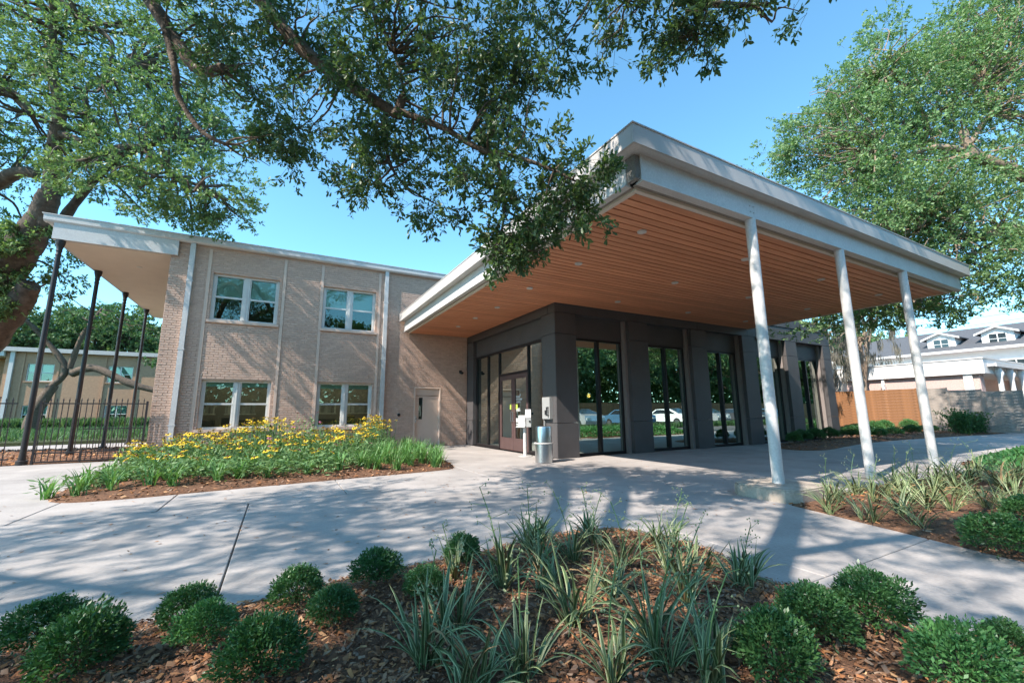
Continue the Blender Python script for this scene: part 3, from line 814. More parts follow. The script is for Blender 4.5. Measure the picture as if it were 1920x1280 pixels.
tm = MB(); tm.box(XE + .33, XF - .33, YE + .331, YE + .40, 4.150, 4.215); tm.box(XE + .331, XE + .40, YE + .402, YB - .05, 4.150, 4.215)
tm.box(XF - .40, XF - .33, YE + .402, YD - .03, 4.150, 4.215); tm.build('soffit_trim', m_cream, can)
PW = .158
y = YE + .41; k = 0
fullm = None
while y + PW < YB - .03:
    xr = XF - .405 if y + PW < YD - .02 else XD - .03
    pm = MB(); x0 = XE + .405
    pm.box(x0, xr, y + .013, y + PW - .013, ZS + .012, ZS + .03)
    pm.build('soffit_plank', m_wood, can); y += PW
MB().box(XE + .40, XF - .40, YE + .40, YD - .03, ZS + .05, ZS + .06).box(XE + .40, XD - .03, YD - .028, YB - .05, ZS + .05, ZS + .06).build('soffit_backing', m_black, can)
for x, y in [(x, y) for x in (5.10, 7.90, 10.72, 13.55) for y in (4.78, 6.50, 8.42)] + [(5.24, 10.45), (5.24, 12.0), (5.24, 13.46)]:
    if True:
        l = MB(); l.lathe(x, y, [(.052, ZS - .006), (.075, ZS - .012), (.08, ZS + .011), (.03, ZS + .012)], 16)
        lo = l.build('downlight', m_downlight, can)
for i, (x, y) in enumerate(((6.37, 3.715), (9.13, 3.715), (11.86, 3.715))):
    c_ = MB(); c_.lathe(x, y, [(.078, .10 if i == 0 else .0), (.078, 4.184)], 24)
    co = c_.build('column', m_white, can, True)
    co.data.polygons[-1].use_smooth = False
    if i == 0:
        c_ = MB(); c_.prism([(x - .5, y - .36), (x - .36, y - .5), (x + .42, y - .5), (x + .5, y - .36), (x + .5, y + .30), (x + .36, y + .44), (x - .36, y + .44), (x - .5, y + .3)], -.02, .15)
        c_.prism([(x - .48, y - .35), (x - .35, y - .48), (x + .41, y - .48), (x + .48, y - .35), (x + .48, y + .29), (x + .35, y + .42), (x - .35, y + .42), (x - .48, y + .29)], .151, .17)
        c_.build('footing', m_footing, can)
    else:
        MB().lathe(x, y, [(.17, -.02), (.17, .015), (.09, .02)], 20).build('base_plate', m_footing, can)

# ------------------------------------------------------------------ things by the door
tc_ = thing('trash_can', 'round stainless steel litter bin beside the dark corner pier', 'trash can', (5.74, 8.93, 0))
MB().lathe(5.74, 8.93, [(.20, .0), (.215, .01), (.215, .44)], 28).build('body', m_steel, tc_, True)
MB().lathe(5.74, 8.93, [(.195, .475), (.192, .83), (.185, .855), (.16, .86)], 28).build('top', m_steel, tc_, True)
MB().lathe(5.74, 8.93, [(.225, .442), (.238, .447), (.238, .468), (.225, .473)], 28).build('band', m_greymetal, tc_, True)
MB().lathe(5.74, 8.93, [(.155, .861), (.12, .864)], 20).build('lid_opening', m_black, tc_)

ps = thing('dispenser_stand', 'white post holding a hand cleaner dispenser and paper notices by the doors', 'dispenser stand', (6.08, 10.42, 0))
PX, PY = 6.08, 10.42
dX = Vector((.70, -.71, 0)); dN = Vector((-.71, -.70, 0))     # across and towards the drive
def obox(mb, c, hx, hn, z0, z1):
    c = Vector((PX, PY, 0)) + dX * c[0] + dN * c[1]
    P = [c + dX * sx * hx + dN * sn * hn for sx, sn in ((-1, -1), (-1, 1), (1, 1), (1, -1))]
    mb.prism([(p.x, p.y) for p in P], z0, z1)
m = MB(); m.lathe(PX, PY, [(.05, .02), (.05, .80)], 16); m.build('post', m_white, ps, True)
m = MB(); m.lathe(PX, PY, [(.19, 0), (.19, .012), (.06, .02)], 20); m.build('base_plate', m_greymetal, ps)
m = MB(); obox(m, (-.05, .08), .10, .045, .82, 1.12); obox(m, (-.05, .13), .085, .006, .96, 1.10); m.build('dispenser', m_white, ps)
m = MB(); obox(m, (-.08, .12), .13, .06, .79, .81); m.build('drip_tray', m_white, ps)
m = MB(); obox(m, (.13, .05), .075, .05, .80, 1.04); m.build('button_box', m_greybox, ps)
m = MB(); obox(m, (.13, .115), .08, .006, 1.05, 1.28); m.build('paper_notice', m_paper, ps)
m = MB(); obox(m, (.17, .118), .02, .008, .93, .98); m.build('button', m_black, ps)

wc = thing('call_panel', 'light grey wall cabinet with black handset on the dark corner pier', 'call panel', (XD - .09, 9.70, 0))
m = MB(); m.box(XD - .09, XD - .006, 9.53, 9.90, 1.02, 1.60); m.build('cabinet', m_greybox, wc)
m = MB(); m.box(XD - .105, XD - .092, 9.53, 9.90, 1.02, 1.60); m.build('cabinet_door', m_greybox, wc)
m = MB(); m.box(XD - .06, XD - .03, 9.87, 9.895, .74, 1.018); m.build('conduit', m_greybox, wc)
m = MB(); m.tube([(XD - .11, 9.60, 1.32), (XD - .16, 9.59, 1.33), (XD - .165, 9.59, 1.12), (XD - .11, 9.60, 1.11)], .022, 8); m.box(XD - .14, XD - .106, 9.68, 9.73, 1.13, 1.25); m.build('handset', m_black, wc)

# ------------------------------------------------------------------ iron fence and gate
def fence_run(name, label, x0, x1, y, gate=False):
    t = thing(name, label, 'fence', ((x0 + x1) / 2, y, 0))
    zt = 1.53
    if gate:
        MB().box(x0, x0 + .045, y - .022, y + .022, -.04, 1.60).build('gate_post', m_iron, t)
        MB().box(x1 - .045, x1, y - .022, y + .022, -.04, 1.60).build('gate_post', m_iron, t)
        MB().box((x0 + x1) / 2 - .18, (x0 + x1) / 2 - .15, y - .018, y + .018, .02, .30).build('gate_stile', m_iron, t)
    for z in ((zt, .28, .06) if gate else (zt, .16)):
        MB().box(x0, x1, y - .016, y + .016, z - .016, z + .016).build('rail', m_iron, t)
    pk = MB(); pk.box(-.008, .008, -.008, .008, .075 if gate else .0, 1.60); pk.add([(-.016, -.012, 1.60), (.016, -.012, 1.60), (.016, .012, 1.60), (-.016, .012, 1.60), (0, 0, 1.69)], [(0, 1, 4), (1, 2, 4), (2, 3, 4), (3, 0, 4)])
    me = pk.mesh('picket', m_iron)
    x = x0 + .07
    while x < x1 - .03:
        link_mesh('picket', me, t, (x - (x0 + x1) / 2, 0, 0)); x += .117
    if gate:
        xa = x0 + .9
        MB().box(xa, x1 - .05, y - .012, y + .012, .855, .879).build('rail', m_iron, t)
        lo = MB(); lo.box(-.005, .005, -.005, .005, .285, .855); me2 = lo.mesh('picket', m_iron)
        x = xa + .07
        while x < x1 - .1:
            link_mesh('picket', me2, t, (x + .03 - (x0 + x1) / 2, 0, 0)); x += .0585
        lat = MB()                                         # stepped lattice along the foot of the gate
        for r_ in range(3):
            z = .10 + r_ * .06
            lat.box(x0 + .9, x1 - .06, y - .006, y + .006, z, z + .012)
            x = x0 + .9 + (.1 if r_ % 2 else 0)
            while x < x1 - .08:
                lat.box(x, x + .012, y - .006, y + .006, z + .012, z + .06); x += .2
        lat.build('lattice', m_iron, t)
        dia = MB()
        for dxx in (.75, .95, 1.6):
            cx = xa + dxx * .6
            for s in (-1, 1):
                dia.tube([(cx - .09, y, .867), (cx, y, .867 + s * .07), (cx + .09, y, .867)], .007, 4)
        dia.build('diamond_ornament', m_iron, t)
    return t
fence_run('iron_gate', 'black iron picket gate between portico column and brick corner', -5.40, -3.24, 15.42, True)
fence_run('iron_fence', 'black iron picket fence running off behind the portico columns', -11.0, -5.80, 15.42)
fp = thing('fence_post', 'thick dark square post standing left of the portico columns', 'post', (-6.25, 15.5, 0))
MB().box(-6.31, -6.19, 15.44, 15.56, -.05, 1.66).build('shaft', m_iron, fp); MB().box(-6.33, -6.17, 15.42, 15.58, 1.661, 1.70).build('cap', m_iron, fp)

# ------------------------------------------------------------------ far brick building behind the fence
fb = thing('far_brick_building', 'far two storey tan brick building seen behind the iron fence', 'building', (-15, 49, 0))
fwins = [(-18.3, -16.7, 4.05, 5.5), (-13.35, -11.65, 4.05, 5.5), (-18.2, -16.7, .6, 2.1), (-13.2, -11.7, .6, 2.1), (-8.4, -6.7, 4.05, 5.5), (-8.3, -6.7, .6, 2.1), (-30, -28.3, 4.05, 5.5), (-30, -28.3, .6, 2.1)]
m = MB(); grid_wall(m, -19.6, -2, -.1, 6.4, [w for w in fwins if w[0] > -19], 49, 49.3); m.box(-19.6, -2, 49.31, 60, -.1, 6.4); m.build('wall', m_farbrick, fb)
m = MB(); m.box(-34, -19.62, 51, 60, -.1, 6.4); m.build('wing_wall', m_farbrick, fb)
m = MB(); m.box(-26, -1.8, 48.6, 60.2, 6.41, 6.75); m.build('roof', m_greymetal, fb)
m = MB(); m.box(-26, -19.62, 48.7, 51, 6.0, 6.40); m.build('porch_soffit', m_white, fb)
m = MB(); m.box(-19.3, -19.05, 48.8, 48.99, 0, 6.4); m.build('downpipe', m_white, fb)
m = MB()
for x in (-18.6, -16.5, -13.6, -11.45): m.box(x, x + .12, 48.93, 48.995, 0, 6.3)
m.build('bay_trim', m_farbrick, fb)
for x in (-25, -22.3):
    MB().lathe(x, 49.2, [(.09, -.05), (.09, 5.99)], 10).build('column', m_iron, fb, True)
for a, b, c, d in [w for w in fwins if w[0] > -19]:
    f = MB(); t = .07; f.box(a, a + t, 49.08, 49.18, c, d); f.box(b - t, b, 49.08, 49.18, c, d); f.box(a + t, b - t, 49.08, 49.18, d - t, d); f.box(a + t, b - t, 49.08, 49.18, c, c + t)
    mm = (a + b) / 2; f.box(mm - .05, mm + .05, 49.07, 49.17, c + t, d - t); f.box(a + t, b - t, 49.09, 49.16, (c + d) / 2 - .03, (c + d) / 2 + .03)
    w = f.build('window', m_vinyl, fb)
    box_part('pane', m_glass, w, a + t, b - t, 49.12, 49.13, c + t, d - t)
    box_part('blind', m_blind, w, a + t, b - t, 49.2, 49.22, (c + d) / 2, d - t)
    box_part('sill', m_farbrick, w, a - .08, b + .08, 48.9, 49.06, c - .1, c - .005)

# ------------------------------------------------------------------ right background: board fences, brick wing, white house
def board_fence(label, x, y0, y1, hts, m, ypost):
    t = thing('board_fence', label, 'fence', (x, (y0 + y1) / 2, 0))
    n = 14
    y = y0
    for (ya, yb, h) in hts:
        z = .06
        pm = MB(); pm.box(-.012, .012, ya + .004, yb - .004, 0, h / n - .004); me = pm.mesh('board', m, (0, (y0 + y1) / 2, 0))
        for k in range(n):
            o = link_mesh('board', me, t, (.004 * (k % 2), 0, z)); z += h / n
        for yy in (ya, yb):
            MB().box(x - .055, x - .016, yy - .05 if yy == yb else yy, yy if yy == yb else yy + .05, 0, h + .08).build('fence_post', m, t)
    return t
board_fence('brown horizontal board fence dappled with sun behind the pavilion', 30, 9.62, 15, [(9.62, 12.3, 2.22), (12.3, 15, 2.22)], m_rwood, None)
board_fence('weathered grey horizontal board fence in front of the brick wing', 30, 5.9, 9.6, [(8.42, 9.6, 2.2), (7.2, 8.42, 2.06), (5.9, 7.2, 1.95)], m_gwood, None)
bw = thing('brick_wing', 'low pink brick wing with wide white band behind the fence', 'building', (33, 8, 0))
MB().box(33, 33.6, 7.9, 26, -.1, 3.04).box(33.61, 43, 9.4, 26, -.1, 3.04).build('wall', m_pinkbrick, bw)
MB().box(32.75, 43.2, 7.62, 26, 3.05, 3.83).build('white_band', m_whiteflat, bw)
MB().box(32.70, 43.2, 7.57, 26, 3.835, 3.90).build('coping', m_white, bw)
for y in (8.15, 12.0, 14.6, 17.2): MB().box(32.86, 32.99, y, y + (.35 if y < 9 else .14), 1.6 if y < 9 else 0, 3.04).build('pilaster', m_whiteflat, bw)
m = MB(); m.box(33.25, 60, 7.32, 7.6, 3.42, 3.56); m.box(33.25, 60, 7.26, 7.315, 3.40, 3.60); m.box(43.3, 60, 7.61, 9.3, 3.42, 3.56); m.build('colonnade_roof', m_white, bw)
for k in range(9):
    x = 34.25 + 2.0 * k
    m = MB(); m.lathe(x, 7.46, [(.16, -.03), (.16, .15), (.12, .18), (.11, 2.75), (.13, 2.85), (.2, 3.1), (.13, 3.25), (.13, 3.41)], 14); m.build('column', m_whiteflat, bw, True)
MB().box(43.21, 62, 9.4, 12, -.1, 3.40).build('wall', m_pinkbrick, bw)
wh = thing('white_house', 'long white house with dark shingle roof and dormer windows', 'building', (45, 12, 0))
MB().box(45, 58, -2, 28, -.1, 5.40).build('wall', m_whiteflat, wh)
m = MB(); m.prism_axis([(44.4, 5.50), (58.6, 5.50), (51.5, 8.6)], -2.4, 22, 'y', 0)
rv = m.v; 
rf = MB(); A = [(44.4, -2.4, 5.5), (44.4, 24, 5.5), (58.6, 24, 5.5), (58.6, -2.4, 5.5), (51.5, 2, 7.95), (51.5, 18.5, 7.95)]
rf.add(A, [(0, 3, 2, 1), (0, 1, 5, 4), (1, 2, 5), (2, 3, 4, 5), (3, 0, 4)]); rf.build('roof', m_shingle, wh)
MB().box(44.28, 44.42, -2.5, 24.1, 5.36, 5.54).build('gutter', m_white, wh)
MB().box(44.43, 45.0, -2.4, 24, 5.41, 5.48).build('eave', m_white, wh)
for y in (9.7, 12.75):
    dm = MB(); w2 = .82; xf = 45.9
    dm.box(xf, 48.5, y - w2, y + w2, 5.6, 6.75); dm.prism_axis([(y - w2, 6.751), (y + w2, 6.751), (y, 7.12)], xf, 49.0, 'x')
    V_ = dm.v
    d_ = dm.build('dormer', m_whiteflat, wh)
    rr = MB(); s = .28
    for sg in (-1, 1):
        rr.add([(xf - s, y, 7.22), (49.5, y, 7.22), (49.5, y + sg * (w2 + .3), 6.70), (xf - s, y + sg * (w2 + .3), 6.70), (xf - s, y, 7.14), (49.5, y, 7.14), (49.5, y + sg * (w2 + .3), 6.62), (xf - s, y + sg * (w2 + .3), 6.62)],
               [(0, 1, 2, 3), (7, 6, 5, 4), (3, 2, 6, 7), (0, 3, 7, 4)])
    rr.build('dormer_roof', m_shingle, d_)
    tr = MB()
    for sg in (-1, 1):
        tr.add([(xf - s - .02, y, 7.20), (xf - s - .02, y, 7.06), (xf - s - .02, y + sg * (w2 + .32), 6.56), (xf - s - .02, y + sg * (w2 + .32), 6.70)], [(0, 1, 2, 3)])
        tr.add([(xf - s + .02, y, 7.20), (xf - s + .02, y, 7.06), (xf - s + .02, y + sg * (w2 + .32), 6.56), (xf - s + .02, y + sg * (w2 + .32), 6.70)], [(3, 2, 1, 0)])
    tr.build('bargeboard', m_white, d_)
    f = MB(); f.box(xf - .05, xf - .003, y - .48, y + .48, 5.82, 5.88); f.box(xf - .05, xf - .003, y - .48, y + .48, 6.60, 6.66)
    for yy in (-.48, -.03, .42): f.box(xf - .05, xf - .003, y + yy, y + yy + .06, 5.88, 6.60)
    f.box(xf - .04, xf - .004, y - .42, y + .42, 6.22, 6.26)
    w = f.build('dormer_window', m_white, d_)
for y in (8.85, 4.5):
    f = MB(); f.box(44.93, 44.99, y - .5, y + .5, 3.55, 3.62); f.box(44.93, 44.99, y - .5, y + .5, 4.55, 4.62)
    for yy in (-.5, -.03, .44): f.box(44.93, 44.99, y + yy, y + yy + .06, 3.62, 4.55)
    f.box(44.94, 44.985, y - .44, y + .44, 4.06, 4.1)
    w = f.build('window', m_white, wh); box_part('pane', m_carglass, w, 44.965, 44.975, y - .44, y + .44, 3.62, 4.55)
for y in (9.7, 12.75):
    box_part('dormer_pane', m_carglass, wh, 45.87, 45.88, y - .42, y + .42, 5.88, 6.60)
wires = MB()
for k, z in enumerate((10.2, 10.9)):
    wires.tube([(60, 40 - 2 * k, z - .3), (62, 15, z - .6), (64, -12, z + .3)], .018, 4)
tag(wires.build('power_line', m_black), 'two thin power lines above the white house roof', 'power line')
hv = thing('air_handler', 'grey duct unit rising behind the brown board fence', 'duct', (31.5, 13.9, 0))
MB().box(31.2, 31.8, 13.55, 14.0, 0, 3.2).build('duct', m_greymetal, hv); MB().box(31.1, 31.9, 14.02, 15.4, 0, 2.55).build('cabinet', m_white, hv)

# ------------------------------------------------------------------ trees
def ordinal(i):
    w = ['first', 'second', 'third', 'fourth', 'fifth', 'sixth', 'seventh', 'eighth', 'ninth', 'tenth', 'eleventh', 'twelfth', 'thirteenth', 'fourteenth', 'fifteenth', 'sixteenth', 'seventeenth', 'eighteenth', 'nineteenth']
    t = {20: 'twenti', 30: 'thirti', 40: 'forti'}
    if i < 19: return w[i]
    n = i + 1; a = n // 10 * 10
    return {20: 'twenty', 30: 'thirty', 40: 'forty', 50: 'fifty', 60: 'sixty', 70: 'seventy'}[a] + ' ' + w[n % 10 - 1] if n % 10 else t.get(a, 'fifti') + 'eth'
def spline(pts, k=5):
    P = [Vector(p) for p in pts]; out = []
    for i in range(len(P) - 1):
        p0, p1, p2, p3 = P[max(i - 1, 0)], P[i], P[i + 1], P[min(i + 2, len(P) - 1)]
        for j in range(k):
            t = j / k
            out.append(.5 * ((2 * p1) + (p2 - p0) * t + (2 * p0 - 5 * p1 + 4 * p2 - p3) * t * t + (3 * p1 - p0 - 3 * p2 + p3) * t ** 3))
    out.append(P[-1]); return out
def limb(name, pts, r0, r1, mat_, parent, n=9, k=5, wob=.12):
    S = spline(pts, k); q = len(S) - 1
    rad = [(r0 + (r1 - r0) * i / q) * (1 + wob * (random.random() - .5) * 2) for i in range(q + 1)]
    mb = MB(); mb.tube(S, rad, n); mb.build(name, mat_, parent, True); return S
def tree(label, base, limbs, blobs, lmat, bmat, L, W, nl, tl, fine, dens, name='live_oak', trunk=None, group=None, gravity=.3, rsub=.03, upw=.15, spray=9):
    t = thing(name, label, 'tree', base, group=group)
    nodes = []
    if trunk: nodes += limb('trunk', *trunk, bmat, t, 14, 6, .08)
    for pts, r0, r1 in limbs: nodes += limb('branch', pts, r0, r1, bmat, t)
    sub = MB(); LV = []; TV = []
    NP = np.array([tuple(p) for p in nodes])
    for (x, y, z, rh, rv, n) in blobs:
        n = int(n * dens)
        c = np.array((x, y, z))
        for q in range(max(2, int(n / 26))):
            e = c + rng.normal(size=3) * np.array((rh, rh, rv)) * .45
            k = int(np.argmin(((NP - e) ** 2).sum(1))); s = NP[k]
            d = np.linalg.norm(e - s)
            if d > 3.5 * max(rh, 1): continue
            m1 = s + (e - s) * .4 + rng.normal(size=3) * d * .1; m2 = s + (e - s) * .75 + rng.normal(size=3) * d * .08
            sub.tube(spline([s, m1, m2, e], 3), list(np.linspace(rsub, rsub * .2, 10)), 5, cap=False)
        nc = max(3, n // spray)                                # leaves gather in sprays, with gaps between
        sc = c + np.clip(rng.normal(size=(nc, 3)) * .5, -1.1, 1.1) * np.array((rh, rh, rv))
        idx = rng.integers(0, nc, n)
        C = sc[idx] + rng.normal(size=(n, 3)) * np.array((rh, rh, rv * .8)) * .16
        D = unit(C - c) * .6 + unit(sc[idx] - c) * .3 + rng.normal(size=(n, 3)) * .55 + np.array((0, 0, upw - gravity))
        lv, tv = twigs(C, D, tl, nl, L, W, fine, gravity * .6, tl * .03)
        LV.append(lv); TV.append(tv)
    sub.build('twigs', bmat, t, True, kind='stuff')
    V, F = join(LV); link_mesh('crown', np_mesh('crown', V - np.array(base), F, lmat), t, kind='stuff')
    V, F = join(TV); link_mesh('twig_stems', np_mesh('twig_stems', V - np.array(base), F, m_twig), t, kind='stuff')
    return t

near_blobs = [(-1.12,5.99,6.33,0.83,0.56,260), (-0.56,5.61,5.48,0.74,0.60,240), (0.10,5.04,5.97,0.79,0.59,260), (0.97,4.30,5.57,0.74,0.56,260), (1.70,3.81,5.41,0.67,0.61,260), (2.18,3.44,5.38,0.42,0.53,150), (-0.04,5.47,4.74,0.47,0.47,130), (-0.44,5.85,4.48,0.31,0.24,40), (0.67,4.73,4.79,0.63,0.51,200), (1.42,4.23,4.65,0.68,0.56,240), (2.02,3.77,4.69,0.49,0.49,170), (0.86,4.65,4.04,0.43,0.37,150), (1.33,4.46,3.67,0.37,0.31,60), (1.67,4.02,3.80,0.36,0.48,90), (2.26,3.52,3.51,0.51,0.40,200), (2.60,3.22,3.51,0.31,0.31,90), (2.05,3.72,3.07,0.40,0.26,110), (1.91,3.84,2.84,0.28,0.20,55), (2.29,3.48,3.02,0.33,0.25,70), (2.91,2.71,5.32,0.50,0.28,110), (3.42,2.34,5.17,0.49,0.24,130), (3.44,2.39,4.87,0.24,0.14,50), (3.80,2.03,5.12,0.37,0.13,60), (4.31,1.73,5.21,0.32,0.06,18), (2.69,2.89,4.99,0.11,0.17,14),
    # the rest of the crown, over and left of the viewer
    (-2.4, 5.6, 7.6, 1.1, .7, 190), (-3.4, 4.6, 7.9, 1.2, .7, 200), (-1.2, 3.6, 8.2, 1.2, .7, 200), (-4.6, 3.6, 7.2, 1.2, .8, 200), (-5.4, 1.7, 7.2, 1.2, .8, 210), (-3.2, 1.6, 7.9, 1.3, .7, 210),
    (-6.8, 3.2, 7.4, 1.2, .8, 170), (-4.4, -.6, 7.0, 1.3, .9, 210), (-2.2, -.4, 7.6, 1.3, .8, 200), (-6.6, -.6, 6.6, 1.2, .9, 180), (.8, 1.2, 8.3, 1.2, .6, 170), (1.4, 3.4, 8.1, 1.1, .6, 130), (-7.6, 1.2, 6.4, 1.1, .9, 150),
    (-5.6, 4.9, 6.5, 1.0, .6, 110), (2.4, .4, 7.3, 1.1, .6, 120), (-3.2, -2.6, 6.2, 1.3, .9, 150), (-.4, -1.6, 7.6, 1.3, .7, 150), (-1.6, -.8, 5.0, .7, .5, 60), (-3.0, .8, 5.6, .9, .6, 90), (-4.2, 2.2, 5.4, .9, .5, 80), (-8.6, 5.2, 7.2, 1.1, .6, 120), (-7.3, 4.7, 7.5, 1.0, .6, 120), (-9.4, 3.3, 7.0, 1.1, .7, 120), (-6.2, 5.7, 6.8, 1.0, .5, 110), (-10.2, 4.6, 6.6, 1.0, .6, 90), (-8.2, 2.3, 6.2, 1.0, .6, 90), (-9.6, 1.2, 5.6, 1.0, .7, 90), (3.1, 2.5, 9.3, 1.2, .6, 150), (4.9, 2.3, 9.7, 1.2, .6, 150), (6.4, 2.2, 9.6, 1.0, .5, 110)]
near_blobs = [b if i < 25 else (*b[:5], int(b[5] * (3.5 if b[0] < -6 else 2.0))) for i, b in enumerate(near_blobs)]
near_limbs = [
    ([(-4.4, .2, 4.6), (-3.9, 3.2, 7.2), (-2.9, 5.6, 7.9), (-2.21, 6.48, 7.48), (-1.94, 6.37, 6.68), (-1.7, 6.2, 6.24), (-1.37, 6.02, 5.68), (-1.13, 5.83, 5.37), (-0.88, 5.58, 5.33)], .13, .058),
    ([(-4.2, .1, 4.5), (-3.2, 3.0, 7.4), (-2.0, 5.2, 8.2), (-1.19, 5.7, 7.38), (-0.56, 5.35, 6.24), (-0.11, 5.11, 5.6), (0.37, 4.83, 5.1), (0.82, 4.54, 4.71), (0.95, 4.44, 4.58)], .13, .05),
    ([(0.93, 4.45, 4.56), (0.99, 4.36, 4.78)], .06, .045),
    ([(0.95, 4.42, 4.62), (1.37, 4.08, 4.33), (1.72, 3.83, 4.03), (2.04, 3.57, 3.88), (2.34, 3.33, 3.68), (2.57, 3.18, 3.51)], .042, .010),
    ([(1.86, 3.72, 3.94), (1.95, 3.71, 3.41), (1.92, 3.74, 3.05), (1.87, 3.75, 2.86)], .020, .007),
    ([(-1.60, 6.08, 6.0), (-1.42, 5.98, 5.37), (-1.37, 6.01, 5.08), (-1.1, 5.95, 4.66), (-0.82, 5.83, 4.49)], .045, .022),
    ([(0.82, 4.54, 4.71), (0.91, 4.61, 4.1), (1.1, 4.56, 3.79)], .03, .01),
    ([(0.3, 4.6, 7.0), (0.57, 4.54, 6.03), (0.88, 4.39, 5.32), (1.02, 4.37, 4.74)], .03, .014),
    ([(-4.1, -.2, 4.6), (-1.5, 1.6, 7.3), (.6, 2.9, 7.6), (2.14, 3.32, 6.72), (2.79, 2.78, 5.86), (3.41, 2.32, 5.33), (3.89, 1.97, 5.17)], .15, .02),
    ([(-4.3, -.3, 4.4), (-5.4, 1.3, 6.2), (-6.2, 2.6, 7.0), (-7.0, 3.4, 7.5)], .16, .05),
    ([(.6, 2.9, 7.6), (2.2, 2.7, 8.9), (4.0, 2.4, 9.5), (6.2, 2.2, 9.6)], .07, .02),
    ([(-5.6, 1.6, 6.3), (-7.4, 2.6, 6.6), (-9.2, 4.0, 6.8)], .09, .03),
    ([(-4.3, -.8, 4.2), (-3.4, -2.2, 5.6), (-2.6, -3, 6.4)], .15, .05),
    ([(-2.9, 1.0, 6.2), (-.8, .2, 7.4), (1.6, .6, 7.6)], .09, .03),
]
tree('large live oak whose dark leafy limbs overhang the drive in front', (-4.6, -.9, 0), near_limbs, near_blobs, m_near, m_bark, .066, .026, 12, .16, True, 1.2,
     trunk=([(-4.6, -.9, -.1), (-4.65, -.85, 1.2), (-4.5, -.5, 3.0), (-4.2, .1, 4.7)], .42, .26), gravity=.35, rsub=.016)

left_blobs = [(-7.53,16.90,12.88,1.97,1.48,1), (-5.48,15.85,12.54,2.14,1.64,1), (-3.95,16.45,13.35,1.75,1.75,1), (-6.78,16.93,10.61,1.97,1.31,1), (-4.56,15.27,9.91,1.90,1.42,1), (-3.3,16.0,10.3,1.55,1.35,1), (-3.46,14.47,7.91,1.67,.9,1), (-2.08,13.83,7.50,1.21,0.8,1), (-1.70,14.29,7.05,0.79,0.40,1), (-7.80,18.83,9.59,1.06,0.71,1), (-4.94,15.92,7.9,1.42,0.55,1), (-5.66,16.62,8.98,0.99,0.49,1), (-7.37,17.86,6.56,0.8,0.6,1), (-7.68,18.16,5.59,0.75,0.6,1), (-6.9,19.87,6.0,0.6,1.0,1), (-8.26,19.52,7.33,0.71,0.88,1), (-3.19,15.2,7.2,0.99,0.35,1),
    (-9.5, 17.5, 12, 2, 1.6, 1), (-9.2, 18.5, 9.5, 1.4, 1.2, 1), (-2.2, 16.9, 11.2, 1.2, 1.0, 1), (-8.0, 18.4, 6.3, .5, .35, 1), (-7.4, 18.0, 5.9, .5, .35, 1), (-7.0, 17.4, 6.9, .4, .3, 1), (-7.35, 17.5, 6.0, .45, .4, 2), (-7.9, 18.0, 5.2, .5, .4, 2), (-7.6, 18.2, 4.6, .45, .35, 2)]
left_blobs = [(x, y, z, a, b, int(230 * n * max(a, .7) * (a + b) / 2)) for x, y, z, a, b, n in left_blobs]
left_limbs = [
    ([(-8.9, 20.01, 2.9), (-7.9, 18.9, 3.9), (-7.25, 18.3, 4.7), (-6.95, 17.9, 5.15)], .50, .26),
    ([(-7.0, 17.75, 6.3), (-6.62, 17.3, 7.3), (-6.57, 16.88, 9.02), (-6.41, 16.31, 10.31), (-6.81, 16.29, 11.57)], .24, .12),
    ([(-10.2, 20.4, 6.4), (-9.22, 19.34, 7.96), (-8.19, 18.34, 8.46), (-7.51, 17.7, 8.64), (-7.07, 17.48, 8.54)], .30, .12),
    ([(-6.56, 16.92, 8.79), (-5.44, 15.98, 8.68), (-4.69, 15.31, 8.86), (-3.98, 14.82, 8.79), (-3.06, 14.25, 7.91), (-2.37, 13.93, 7.6)], .16, .04),
    ([(-6.43, 16.58, 9.6), (-5.38, 15.96, 9.31), (-5.72, 15.75, 10.7), (-4.79, 15.6, 11.9)], .11, .04),
    ([(-9.9, 19.4, 9.6), (-8.83, 17.98, 10.95), (-7.85, 17.23, 10.87), (-7.17, 16.88, 10.16)], .26, .1),
    ([(-6.75, 18.3, 7.1), (-6.09, 17.6, 8.1), (-4.93, 16.23, 8.97), (-3.4, 15.2, 9.6)], .15, .05),
    ([(-6.7, 16.4, 11.4), (-6.66, 15.63, 13.2), (-6.11, 15.45, 12.79), (-5.05, 14.92, 11.92), (-5.23, 15.25, 10.7)], .11, .035)]
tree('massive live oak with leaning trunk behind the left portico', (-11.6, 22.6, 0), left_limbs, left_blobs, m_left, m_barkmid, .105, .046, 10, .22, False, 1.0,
     trunk=([(-11.6, 22.6, -.2), (-10.48, 21.6, 1.59), (-8.9, 19.79, 3.92), (-7.9, 18.62, 5.4), (-7.25, 17.95, 6.4), (-6.85, 17.5, 7.1), (-6.58, 17.1, 7.9)], .80, .24), gravity=.15, rsub=.05, spray=13)

